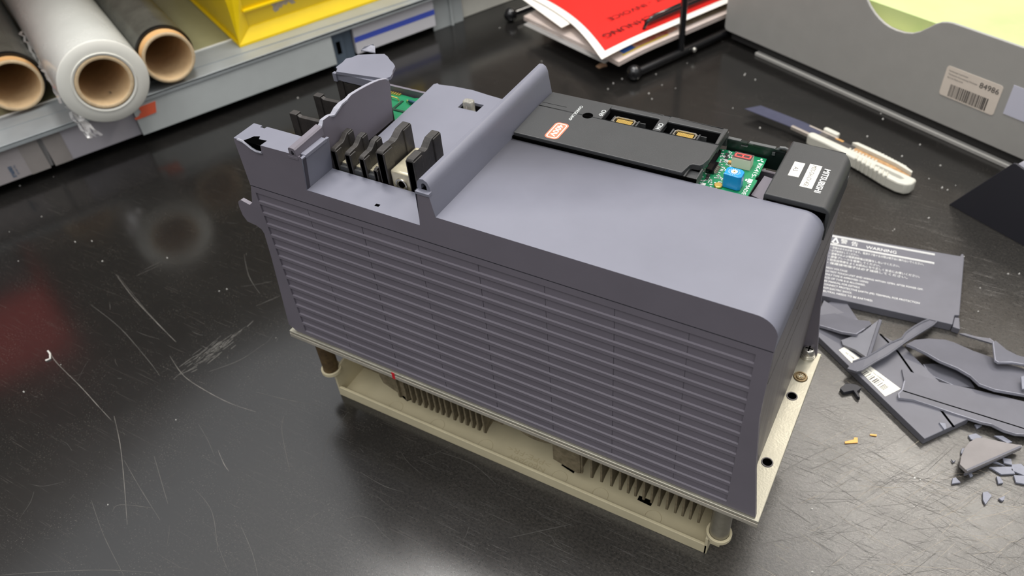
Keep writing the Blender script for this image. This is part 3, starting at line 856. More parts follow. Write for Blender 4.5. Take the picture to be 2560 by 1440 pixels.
    m.prism([(336, 6), (343, 6), (339, 10), (336, 10)], 2, 17, 27)
    duct = m.build('fan_duct', M['beige'], U, bevel=0.4)
    duct['label'] = 'shallow beige plastic tray under the heatsink fins'
    lettering('moulded_lettering', [('>PPE-FR<', (205, 24, 2.6), (-1, 0, 0), (0, -1, 0), dict(size=6.4, width=38)),
                                    ('N20720Y', (203, 17.6, 2.6), (-1, 0, 0), (0, -1, 0), dict(size=5.6, width=32))], mat('moulded_beige', (186, 174, 140), 0.5), duct, lift=.15)
    m = MB()
    for x in (62, 104, 150, 190, 216, 250, 292):
        m.revolve([(0, 6.2), (.15, 6.0), (0, 5.8)], (x, 15.5, 2.6), (0, 0, 1), 28)
    m.build('moulded_rings', mat('beige_ring', (176, 164, 132), 0.5), duct)
    for q in ([(60, 27), (67, 25), (70, 29), (60, 32)], [(276, 24), (287, 23.4), (287, 28), (276, 28)], [(212, 26), (224, 23.5), (224, 28), (214, 29)]):
        MB().prism(q, 2, 2.6, 2.75).build('duct_slot', M['hole'], duct)
    MB().cyl((4.2, 10.4, 27), (4.2, 10.4, 70.6), 6.6, 28).build('standoff', M['standoff'], U, smooth=True)
    MB().cyl((340.2, 10.0, 27), (340.2, 10.0, 70.6), 6.6, 28).build('standoff', M['standoff2'], U, smooth=True)
    return U
build_drive_unit()

# measured outlines of the broken pieces, millimetres
GEN = {
    'label_panel': [(344.3,245.4,7.0),(449.4,167.2,7.0),(475.9,201.7,7.0),(450.6,230.0,7.0),(419.3,257.1,7.0),(398.1,264.0,7.0),(345.9,285.9,7.0)],
    'panel_groove': [(398.1,264.0,7.0),(415.3,249.2,7.0),(437.0,222.0,7.0),(466.8,187.9,7.0)],
    'panel_label': [(371.6,230.5,7.3),(374.9,236.1,7.3),(424.6,209.2,7.3),(415.3,196.0,7.3)],
    'B1': [(348.9,286.9,3.0),(357.4,298.9,2.3),(361.8,298.5,3.0),(368.1,287.3,5.8),(377.9,270.4,10.0),(368.7,268.8,8.9),(360.9,271.4,7.3)],
    'B2': [(343.1,276.0,4.0),(349.2,283.7,3.2),(360.7,271.7,7.7),(379.3,269.0,11.2),(387.1,270.8,12.0),(389.5,266.3,13.4),(385.7,257.0,14.9),(380.5,245.4,16.7),(369.2,244.6,15.1),(359.9,246.6,13.3),(348.6,248.8,11.0)],
    'C': [(370.9,240.0,10.0),(384.3,249.7,15.7),(389.2,257.3,18.9),(393.5,264.2,21.8),(394.8,264.1,22.1),(394.9,228.8,12.4),(392.6,228.1,11.7),(383.5,233.0,11.0),(373.2,236.0,9.4)],
    'E': [(419.5,251.0,17.0),(424.7,260.8,15.1),(434.3,269.2,12.9),(446.8,276.0,10.7),(453.7,276.6,10.0),(468.7,274.4,8.9),(485.7,274.4,7.3),(510.8,274.3,4.9),(519.2,264.8,5.5),(519.8,244.9,8.3),(488.3,234.1,12.9),(477.0,233.9,14.0),(469.9,240.2,13.8),(459.5,243.9,14.2),(445.9,244.8,15.4),(436.0,248.4,15.8),(426.1,250.6,16.4)],
    'F': [(436.2,248.1,3.0),(444.0,252.6,3.0),(459.5,254.8,3.0),(469.3,250.0,3.0),(475.9,239.7,3.0),(462.3,234.5,3.0),(445.3,237.8,3.0),(440.0,242.5,3.0)],
    'G': [(421.5,229.3,9.0),(424.8,229.5,8.9),(450.8,228.8,8.2),(475.5,233.0,7.4),(510.3,237.5,6.3),(530.1,239.7,5.7),(532.0,205.2,6.8),(512.9,203.0,7.4),(507.8,200.7,7.6),(499.5,200.2,7.9),(490.9,202.2,8.0),(484.3,200.7,8.3),(465.4,200.1,8.8),(447.7,200.3,9.3),(435.2,200.0,9.6),(424.8,196.7,10.0),(423.6,201.0,9.9),(425.5,205.9,9.7),(425.4,217.2,9.3)],
    'Gg': [(425.5,205.6,10.0),(455.6,206.6,9.1),(485.1,207.8,8.3),(512.4,208.7,7.5),(531.7,209.2,7.0)],
    'H': [(475.1,152.9,9.0),(475.2,162.0,7.3),(476.8,172.7,5.5),(479.4,181.2,4.3),(483.0,186.9,3.9),(488.4,189.8,4.2),(499.5,189.7,6.1),(508.8,190.4,7.5),(512.2,191.3,7.9),(512.5,189.1,8.4),(494.4,165.8,9.8),(480.1,147.5,10.9)],
    'Htab': [(481.8,155.2,1.5),(483.2,157.3,1.5),(486.0,153.0,1.5),(484.5,150.8,1.5)],
    'I': [(382.1,192.6,4.0),(384.6,198.8,4.0),(387.9,201.1,4.0),(393.5,201.9,4.0),(397.2,200.2,4.0),(394.9,195.2,4.0),(398.5,189.3,4.0),(396.0,190.2,4.0),(392.1,194.9,4.0),(385.7,189.4,4.0)],
    'J': [(479.7,279.3,20.0),(481.5,281.7,19.9),(484.8,280.3,19.0),(490.5,277.7,17.3),(499.2,277.2,15.2),(511.7,280.3,12.7),(513.0,270.7,11.1),(505.2,271.4,13.0),(496.3,267.8,14.6),(486.8,261.9,16.0),(484.1,262.5,16.7)],
    'J2': [(456.4,290.2,9.0),(461.3,292.1,9.0),(469.9,291.9,9.0),(478.9,294.5,9.0),(483.4,291.7,9.0),(481.9,289.6,9.0),(473.5,289.8,9.0),(463.3,289.9,9.0)],
    'chip0': [(478.1,189.4,2.0),(482.7,193.6,2.0),(487.6,191.9,2.0),(482.8,186.0,2.0),(480.2,186.3,2.0)],
    'chip1': [(494.9,197.3,2.0),(500.5,199.8,2.0),(507.5,196.9,2.0),(504.4,194.0,2.0)],
    'chip2': [(475.4,174.3,2.0),(477.3,175.8,2.0),(477.0,168.9,2.0),(475.4,169.9,2.0)],
    'chip3': [(470.1,161.2,2.0),(471.5,159.7,2.0),(473.2,161.5,2.0),(471.9,158.7,2.0)],
    'chip4': [(473.3,144.0,2.0),(475.1,146.0,2.0),(478.9,142.8,2.0),(473.6,139.0,2.0)],
    'chip5': [(500.6,159.7,2.0),(502.9,160.3,2.0),(505.6,155.8,2.0),(502.5,153.5,2.0)],
    'chip6': [(495.1,165.8,2.0),(508.9,173.0,2.0),(512.0,167.7,2.0),(503.5,162.8,2.0)],
    'chip7': [(496.9,171.5,2.0),(499.2,173.2,2.0),(505.2,171.9,2.0)],
    'chip8': [(502.7,178.4,2.0),(508.2,180.1,2.0),(509.5,174.8,2.0),(504.0,174.2,2.0)],
    'chip9': [(509.1,175.2,2.0),(514.8,178.8,2.0),(517.8,176.5,2.0),(518.4,168.9,2.0),(509.2,169.6,2.0)],
    'chip10': [(511.2,166.1,2.0),(518.4,168.9,2.0),(519.1,161.4,2.0),(513.3,160.0,2.0)],
    'chip11': [(493.7,141.1,2.0),(496.4,143.3,2.0),(499.6,140.9,2.0),(496.6,131.3,2.0),(494.5,134.7,2.0)],
    'chip12': [(504.0,140.7,2.0),(507.8,145.0,2.0),(507.5,141.0,2.0),(506.3,139.5,2.0)],
    'chip13': [(480.8,202.3,2.0),(486.0,203.6,2.0),(483.0,198.6,2.0)],
    'chip14': [(456.1,186.6,8.5),(460.5,187.7,8.5),(462.0,183.1,8.5),(460.8,181.2,8.5)],
    'chip15': [(504.2,255.7,14.0),(507.4,258.7,14.0),(509.4,245.1,14.0),(506.2,242.2,14.0)],
    'shaving0': [(397.4,143.7,1.0),(402.9,148.4,1.0),(402.9,150.7,1.0),(405.1,151.7,1.0),(406.3,147.0,1.0),(398.0,142.1,1.0)],
    'shaving1': [(412.8,159.3,1.0),(417.4,160.9,1.0),(417.6,159.4,1.0),(413.0,158.1,1.0)],
    'shaving2': [(-33.9,617.2,1.0),(-32.1,626.3,1.0),(-25.1,629.0,1.0),(-20.3,623.7,1.0),(-24.4,619.7,1.0),(-27.5,613.7,1.0)],
    'Dflat': [(382.5,210.8,9.5),(384.9,218.7,10.8),(393.4,226.0,13.1),(401.2,238.1,14.3),(407.7,249.3,14.5),(414.9,258.9,14.0),(416.6,267.2,13.6),(421.5,278.7,12.5),(427.2,289.7,10.9),(431.0,295.6,9.6),(437.5,298.3,7.4),(435.4,291.8,8.4),(425.5,271.1,11.9),(418.1,255.8,13.7),(408.0,234.2,14.5),(401.4,224.1,14.1),(393.2,211.1,12.4),(389.6,208.6,11.5)],
}
CRUMBS = [(-123.8,647.0),(-109.6,603.1),(-217.0,672.9),(6.3,583.9),(6.0,568.2),(12.2,598.8),(66.1,603.3),(85.0,602.1),(58.6,577.3),(67.5,566.0),(48.4,626.8),(75.3,670.2),(58.3,712.7),(98.1,745.7),(154.1,666.3),(166.2,582.3),(208.8,551.9),(238.4,471.3),(154.1,669.7),(170.3,659.3),(327.6,635.5),(323.8,579.6),(365.6,554.4),(379.1,585.0),(332.1,623.9),(405.0,552.0),(418.2,509.5),(412.7,510.9),(424.4,520.6),(398.1,522.5),(408.8,453.9),(382.3,421.8),(381.2,419.2),(447.3,406.2),(485.5,397.0),(494.3,401.1),(467.9,334.6),(465.7,367.1),(360.0,224.2),(420.9,171.2),(449.5,133.3),(453.3,133.7),(390.3,74.7),(370.7,64.4),(402.5,26.8),(-555.6,92.7),(-532.4,123.5),(-474.3,63.0),(-253.1,-80.8),(-428.1,-0.8),(-396.7,48.6),(-485.0,28.0),(-340.3,39.3),(-379.9,57.7),(-278.1,73.3),(-256.0,-118.3),(-369.9,392.2),(-103.3,-78.2),(-88.9,-163.0),(-90.0,34.3),(-187.8,59.0),(-182.7,64.5),(252.3,13.7),(259.1,9.5),(410.5,78.0)]
SCRATCHES = [[(-308.7,30.8),(-265.9,14.9),(-217.5,0.3),(-174.4,-11.5)],
    [(-306.1,30.7),(-240.3,7.9),(-189.8,-7.3)],
    [(-278.0,-73.9),(-260.4,-80.5),(-214.0,-90.2),(-175.8,-99.3),(-155.6,-103.9)],
    [(-156.9,-99.7),(-127.7,-118.0),(-95.8,-141.2),(-61.2,-167.7)],
    [(-165.9,-27.0),(-134.9,-38.9),(-100.8,-42.9),(-71.3,-43.4),(-45.9,-40.6)],
    [(-111.5,-127.7),(-77.8,-140.4),(-40.6,-153.4)],
    [(-104.9,-166.2),(-69.3,-183.1),(-29.1,-198.3)],
    [(-47.1,-84.8),(-32.5,-92.7),(-23.9,-96.0)],
    [(-35.2,-121.1),(-9.0,-129.7),(19.7,-152.3)],
    [(18.2,-127.4),(42.7,-140.6),(59.8,-152.7)],
    [(-91.6,-113.4),(-45.8,-140.5)],
    [(-114.0,-241.3),(-83.3,-222.7),(-46.4,-202.1),(-12.3,-186.9)],
    [(-20.8,-33.1),(-11.0,-46.7),(21.6,-74.1)],
    [(58.1,-118.3),(66.7,-91.4)],
    [(-286.6,38.3),(-277.3,59.7)],
    [(-280.3,65.3),(-286.3,48.7)],
    [(-125.7,80.2),(-137.9,58.9)],
    [(-205.5,113.5),(-175.9,89.3),(-146.3,73.8)],
    [(87.6,-88.5),(96.4,-80.2),(110.4,-78.8)],
    [(205.0,-45.3),(241.2,-14.3)],
    [(394.8,54.8),(407.0,63.4)],
    [(408.7,33.9),(420.0,42.3)],
    [(365.5,31.2),(390.8,51.0)],
    [(-80.7,-165.9),(-80.1,-158.5),(-54.6,-148.8)],
    [(-296.7,-12.2),(-240.1,-22.3),(-181.2,-39.8),(-155.3,-48.8)],
    [(-95.1,23.4),(-101.6,-1.6),(-118.2,-25.6)],
    [(26.4,-5.2),(29.4,-35.8),(43.5,-63.2)],
    [(119.2,-4.5),(148.2,-2.7),(174.3,-10.0)],
    [(72.4,-48.8),(97.2,-50.6),(114.4,-48.0)],
    [(-61.4,-23.8),(-29.4,-18.1),(0.4,-10.8)]]

# ------------------------------------------------------------------ worktop and room
def build_room():
    bench = thing('workbench', 'scratched black workbench top that everything stands on', 'workbench', (0, 0, 0))
    m = MB().box(-1680, 1500, -480, 1680, -38, 0)
    m.build('worktop', M['worktop'], bench, bevel=1.0)
    for (x, y) in ((-1630, -430), (1440, -430), (-1630, 1620), (1440, 1620)):
        MB().box(x - 25, x + 25, y - 25, y + 25, -900, -38).build('leg', M['galv'], bench)
    # scratches scraped into the surface: thin marks lying on it
    m1, m2 = MB(), MB()
    rr = random.Random(11)
    def ribbon(m, pts, w):
        P = [Vector((p[0], p[1], 0.06)) for p in pts]
        # smooth the polyline a little
        Q = []
        for i in range(len(P) - 1):
            for k in range(6):
                t = k / 6
                p0, p1, p2, p3 = P[max(i - 1, 0)], P[i], P[i + 1], P[min(i + 2, len(P) - 1)]
                Q.append(0.5 * ((2 * p1) + (p2 - p0) * t + (2 * p0 - 5 * p1 + 4 * p2 - p3) * t * t + (3 * p1 - p0 - 3 * p2 + p3) * t ** 3))
        Q.append(P[-1])
        vs, fs = [], []
        for i, q in enumerate(Q):
            t = (Q[min(i + 1, len(Q) - 1)] - Q[max(i - 1, 0)]).normalized()
            nn = Vector((-t.y, t.x, 0))
            ww = w * (0.35 + 0.65 * math.sin(math.pi * (i + .4) / (len(Q) + .3))) * rr.uniform(.5, 1.2) / 2
            vs += [tuple(q + nn * ww), tuple(q - nn * ww)]
        for i in range(len(Q) - 1):
            fs.append((2 * i, 2 * i + 1, 2 * i + 3, 2 * i + 2))
        m.add(vs, fs)
    for i, s_ in enumerate(SCRATCHES):
        ribbon(m1 if i in (0, 2, 3, 4, 7) else m2, s_, 0.45 if i < 5 else 0.42)
    for i in range(230):
        x, y = rr.uniform(-280, 480), rr.uniform(-240, 330)
        if -20 < x < 370 and -2 < y < 156: continue
        a = rr.choice([0.55, -0.6, 1.35, 0.1]) + rr.gauss(0, .35)
        L_ = rr.choice([4, 7, 12, 20, 34]) * rr.uniform(.6, 1.3)
        c, s_ = math.cos(a) * L_ / 2, math.sin(a) * L_ / 2
        bx, by = rr.uniform(-.12, .12) * L_, rr.uniform(-.12, .12) * L_
        ribbon(m2, [(x - c, y - s_), (x + bx, y + by), (x + c, y + s_)], rr.uniform(.14, .32))
    m3, m4 = MB(), MB()
    for i in range(520):
        # the rubbed area right of the drive unit, scored in two directions
        x, y = rr.gauss(450, 70), rr.gauss(105, 60)
        if x < 372 or y > 205 or (y > 165 and x > 400): continue
        a = rr.choice([0.98, 0.98, 1.02, -0.23, -0.3, 0.5]) + rr.gauss(0, .10)
        L_ = rr.choice([8, 14, 24, 40, 60]) * rr.uniform(.6, 1.2)
        c, s_ = math.cos(a) * L_ / 2, math.sin(a) * L_ / 2
        bx, by = rr.uniform(-.02, .02) * L_, rr.uniform(-.02, .02) * L_
        ribbon(m3 if i % 3 else m4, [(x - c, y - s_), (x + bx, y + by), (x + c, y + s_)], rr.uniform(.16, .34))
    m3.build('dark_scratches', M['scratchdark'], bench, fix=False)['kind'] = 'stuff'
    m4.build('bright_scratches', M['scratchwarm'], bench, fix=False)['kind'] = 'stuff'
    for i in range(70):
        # chalky smear on the open part of the bench
        t = rr.gauss(.5, .25)
        x, y = -139 + 11 * t + rr.gauss(0, 5), -32 + 53 * t + rr.gauss(0, 3)
        L_ = rr.uniform(5, 16)
        a = rr.gauss(1.37, .15)
        c, s_ = math.cos(a) * L_ / 2, math.sin(a) * L_ / 2
        ribbon(m2, [(x - c, y - s_), (x, y + rr.uniform(-.4, .4)), (x + c, y + s_)], rr.uniform(.4, 1.0))
    m1.build('scratch_marks', M['scratch'], bench, fix=False)['kind'] = 'stuff'
    m2.build('faint_scratches', M['scratchdim'], bench, fix=False)['kind'] = 'stuff'
    f = MB().box(-1720, 2600, -2200, 1720, -905, -900).build('floor', M['floor'])
    f['kind'] = 'structure'
    # walls behind the shelf and behind the drawer
    w = MB().box(-1720, -1700, -2200, 1720, -900, 1700).build('wall_left', M['wall'])
    w['kind'] = 'structure'
    w = MB().box(-1700, 2600, 1700, 1720, -900, 1700).build('wall_back', M['wall'])
    w['kind'] = 'structure'

# ------------------------------------------------------------------ shelf along the back left
def build_shelf():
    SH = thing('shelf_unit', 'grey galvanised steel shelf with rolls and a yellow bin on it', 'shelf', F((100, 560, 0)))
    T = F
    m = MB(T).box(-700, 600, 525.0, 598.0, 57.4, 62.0)
    m.box(-700, 600, 525.0, 526.2, 55.6, 62.0)
    m.build('shelf_front', M['galv'], SH, bevel=0.6)
    MB(T).box(-700, 600, 598.0, 600.6, 55, 63.4).build('fold_highlight', M['lip'], SH, bevel=.5)
    MB(T).box(-700, 600, 600.6, 1140, 52, 60.5).build('shelf_board', M['olive'], SH)
    m = MB(T)
    m.box(273.0, 288.5, 535.5, 537.5, 0, 56).box(289.5, 302.5, 537.5, 539.5, 0, 56).box(287.2, 289.5, 535.5, 547, 0, 56).box(270.4, 273.0, 535.5, 560, 0, 56)
    p = m.build('post', M['post'], SH, bevel=.4)
    m = MB(T).prism([(277, 535.3), (283.5, 535.3), (283.5, 535.2), (277, 535.2)], 2, 22, 40)
    m.build('post_slot', M['hole'], SH)
    m = MB(T).box(436, 466, 545, 547, 0, 900).box(466, 470, 541.5, 547, 0, 900).box(470, 489, 545, 547, 0, 900)
    p = m.build('post', M['galvlight'], SH, bevel=.4)
    p['label'] = 'light grey corner post at the right end'
    MB(T).box(-700, 620, 560, 1140, 430, 436).build('shelf_board', M['galv'], SH)  # unseen upper board, added to shade the space behind the rolls
    MB(T).box(-690, 600, 566, 1140, 1.0, 12).build('lower_board', M['dark'], SH)  # shade of the recess under the boxes put into its dark colour
    # cartons and boxes standing under the shelf front
    c1 = thing('cardboard_box', 'grey cardboard box with blue print under the shelf at far left', 'box', F((-200, 560, 13)), 'cardboard boxes under the shelf')
    MB(T).box(-330, -114.5, 531.5, 560, 13.5, 54).build('carton', M['card'], c1, bevel=.8)
    MB(T).box(-136, -114.4, 531.1, 531.5, 13.6, 54).build('tape_strip', M['tape'], c1)
    Sv, nv = tuple(S), tuple(Nn)
    lettering('printed_lettering', [('EBERLE', F((-155.6, 531.0, 33)), (0, 0, -1), Sv, dict(size=5.2, width=15, bold=.02)),
                                    ('Tel. 09120', F((-150.0, 531.0, 33)), (0, 0, -1), Sv, dict(size=3.0, width=13))], M['blueink'], c1, lift=.3)
    MB(T).prism([(-114.6, 54), (-107.4, 54), (-110.8, 13.5), (-117.2, 13.5)][::-1], 1, 536, 537).build('film_strip', M['scrapfilm'], c1)
    c2 = thing('cardboard_box', 'lilac grey cardboard box under the white roll of film', 'box', F((-60, 560, 13)), 'cardboard boxes under the shelf')
    MB(T).box(-109.0, -3.0, 531.5, 560, 13.5, 54).build('carton', M['card2'], c2, bevel=.8)
    MB(T).box(-108.9, -88, 531.1, 531.5, 13.6, 54).build('tape_strip', M['tape'], c2)
    c3 = thing('steel_box', 'light grey box front with orange sticker under the shelf', 'box', F((130, 560, 13)))
    MB(T).box(-2.6, 269.4, 526.6, 560, 13.5, 55.4).build('box_body', M['galvlight'], c3, bevel=.6)
    st = MB(T).prism([(-4.5, 39.2), (2.5, 40.2), (3.0, 42.4), (6, 43.2), (5, 50.6), (26.4, 51.2), (22.4, 37.2), (8.0, 36.4), (-3.6, 36.4)], 1, 525.9, 526.5).build('orange_sticker', M['orange'], c3)
    c4 = thing('carton', 'white carton with a blue stripe between the shelf posts', 'box', F((370, 560, 13)))
    MB(T).box(304.6, 434.6, 533.0, 560, 13.5, 55.0).build('carton_body', M['whitebox'], c4, bevel=.6)
    MB(T).box(304.5, 434.7, 532.7, 533.1, 31.0, 38.6).build('blue_stripe', M['stripe'], c4)
    c5 = thing('carton', 'plain white carton behind the document tray, right of the grey post', 'box', F((560, 570, 0)))
    MB(T).box(491, 640, 552.0, 640, 0.3, 90).build('carton_body', M['label'], c5, bevel=.8)

def film_roll(name, label, s0, n0, z0, core_o, core_i, film_r, film_start, length, mf, mfe, white):
    R = thing(name, label, 'roll', F((s0, n0 + length / 2, z0 - film_r)))
    o, ax = F((s0, n0, z0)), tuple(Nn)
    m = MB().revolve([(0.6, core_i + .8), (0, core_i + 1.6), (0, core_o - 1.2), (0.6, core_o - .2)], o, ax, 64)
    e = m.build('core_end', M['coreend'], R, smooth=True, angle=60)
    m = MB().revolve([(0.6, core_o - .2), (film_start + 4, core_o), (length, core_o), (length, core_i), (0.6, core_i + .8)], o, ax, 64)
    m.build('cardboard_core', [M['core']], R, smooth=True, angle=50)
    if not white:
        m = MB().revolve([(2.0, core_o + .05), (film_start, core_o + .05)], o, ax, 64)
        m.build('core_band', M['coreout'], R, smooth=True)
    m = MB().revolve([(film_start + 1.4, film_r), (length - 10, film_r)], o, ax, 96)
    m.build('film', mf, R, smooth=True)
    if white:
        m = MB().revolve([(film_start - 1.0, core_o + .3), (film_start - 1.6, core_o + 2.6), (film_start - .2, core_o + 3.2), (film_start, film_r - 1.2), (film_start + 1.4, film_r)], o, ax, 96)
    else:
        m = MB().revolve([(film_start, core_o + .02), (film_start - .3, film_r - .6), (film_start + 1.6, film_r + .05), (film_start + 5, film_r + .1)], o, ax, 96)
    m.build('film_edge', mfe, R, smooth=True, angle=50)
    return R

def build_rolls():
    w = film_roll('stretch_film_roll', 'large white roll of stretch film, middle of the three rolls', -21.2, 484, 111.5, 31.5, 26.2, 48.6, 1.2, 560, M['film'], M['filmend'], True)
    lettering('pencil_mark', [('3', tuple(Vector(F((-21.0, 510, 111.5 - 25.6)))), tuple(S), tuple(Nn), dict(size=9))], M['greyink'], w, lift=.2)
    m = MB(F)
    rr = random.Random(5)
    # loose strands of clear film hanging at the left of the white roll
    def strand(p0, p1, k, w_):
        prev = None
        for i in range(k + 1):
            t = i / k
            c = [p0[j] + (p1[j] - p0[j]) * t + rr.uniform(-2.0, 2.0) for j in range(3)]
            q = (c[0] + rr.uniform(.5, 1) * w_, c[1] + rr.uniform(-1, 1) * w_ * .5, c[2] + rr.uniform(-.4, .4) * w_)
            if prev:
                m.poly([prev[0], prev[1], q, tuple(c)])
            prev = (tuple(c), q)
    for i in range(6):
        strand((-66 + rr.uniform(-6, 3), 492, 92 + rr.uniform(-6, 6)), (-62 + rr.uniform(-6, 10), 482, 58 + rr.uniform(-6, 3)), 7, 4)
    strand((-72, 620, 112), (-72, 500, 100), 14, 5)
    strand((-74, 700, 116), (-72, 560, 104), 14, 4)
    sf = m.build('loose_film', M['scrapfilm'], w, fix=False, weld=False)
    film_roll('film_core_roll', 'nearly empty brown cardboard roll with dark film, next to the yellow bin', 60.6, 523.0, 98.0, 31.4, 26.6, 34.6, 14, 520, M['blackfilm'], M['blackfilmend'], False)
    film_roll('film_core_roll', 'nearly empty cardboard roll with dark film at the left edge of the photo', -107.0, 586.0, 98.0, 31.4, 26.6, 35.6, 14, 520, M['blackfilm'], M['blackfilmend'], False)

def build_bin():
    B = thing('storage_bin', 'yellow plastic open-fronted storage bin on the shelf', 'storage bin', F((260, 700, 62)))
    m = MB(F)
    s0, s1, n0, n1, zb = 157.0, 420.0, 566.5, 900.0, 62.2
    # foot flange
    m.box(s0, s1, n0, n1, zb, zb + 3.4)
    # left wall: leaning shell set in from the flange, thick rim on top
    def wall(a0, a1, top_in, zt):
        pass
    L = [(s0 + 6.5, zb + 3.4), (s0 + 10, zb + 3.4), (s0 + 14, 190), (s0 + 2, 190), (s0 + 1.0, 184)]
    m.prism([(a, z) for a, z in [(s0 + 4.0, zb + 3.4), (s0 + 8.5, zb + 3.4), (s0 + 6.5, 200), (s0 + 2.0, 200)]], 1, n0 + 10, n1)
    m.prism([(a, z) for a, z in [(s1 - 4.0, zb + 3.4), (s1 - 8.5, zb + 3.4), (s1 - 6.5, 200), (s1 - 2.0, 200)]], 1, n0 + 10, n1)
    m.box(s0 + 2, s1 - 2, n1 - 4, n1, zb, 200)
    # front: lower apron leaning back to a ledge, then the recessed label panel
    zled = 80.0
    A = [(s0 + .5, n0, zb + 3.4), (s1 - .5, n0, zb + 3.4), (s1 - 22, n0 + 9.5, zled), (s0 + 22, n0 + 9.5, zled)]
    m.poly(A)
    m.poly([(s0 + 22, n0 + 9.5, zled), (s1 - 22, n0 + 9.5, zled), (s1 - 20, n0 + 11.0, zled + 1.0), (s0 + 20, n0 + 11.0, zled + 1.0)])
    m.poly([(s0 + 20, n0 + 11, zled + 1.0), (s1 - 20, n0 + 11, zled + 1.0), (s1 - 20, n0 + 2.0, 128), (s0 + 20, n0 + 2.0, 128)])
    # chamfered corner pillars
    m.poly([(s0 + .5, n0, zb + 3.4), (s0 + 22, n0 + 9.5, zled), (s0 + 20, n0 + 2.0, 128), (s0 + 10, n0 + 2.0, 128)])
    m.poly([(s0 + .5, n0, zb + 3.4), (s0 + 10, n0 + 2.0, 128), (s0 + 4, n0 + 12, 128), (s0 + 4, n0 + 12, zb + 3.4)])
    m.poly([(s1 - .5, n0, zb + 3.4), (s1 - 10, n0 + 2, 128), (s1 - 20, n0 + 2.0, 128), (s1 - 22, n0 + 9.5, zled)])
    m.poly([(s0 + 10, n0 + 2, 128), (s1 - 10, n0 + 2, 128), (s1 - 10, n0 + 14, 128), (s0 + 10, n0 + 14, 128)])
    # label holder ledge, top left of the panel
    m.box(s0 + 19, s1 - 30, n0 + 1.6, n0 + 8, 103.5, 106.5)
    m.build('bin_body', M['yellow'], B, bevel=.5, weld=False)
    m = MB(F)
    y_ = lambda z: n0 + 11 - (z - zled - 1) * 9 / 47 - .3
    pts = [(214, 103), (218, 98), (216.5, 93.5), (219, 89), (224, 90), (226, 93.5), (229, 92), (232, 96), (236, 94), (240, 97.5), (244, 92.5), (250, 93), (247, 97), (248, 103)]
    m.poly([(a, y_(z), z) for a, z in pts])
    m.build('label_residue', M['residue'], B, fix=False)
    for (z, lab, mt) in ((62.2, 'dark storage bin under the red one at the far left of the shelf', M['drawerdark']),  # added out of view so the red bin mirrors at the right height
                         (150.0, 'red plastic storage bin at the far left, mirrored in the bench top', M['redbin'])):
        r = thing('storage_bin', lab, 'storage bin', F((-250, 640, z)))
        hh = 84 if z < 100 else 124
        m = MB(F).box(-330, -200, 558, 720, z, z + 4).box(-330, -326, 558, 720, z + 4, z + hh).box(-204, -200, 558, 720, z + 4, z + hh).box(-326, -204, 716, 720, z + 4, z + hh)
        m.prism([(558, z + 4), (562, z + 4), (566, z + hh), (562, z + hh)], 0, -326, -204)
        m.build('bin_body', mt, r, bevel=.6)

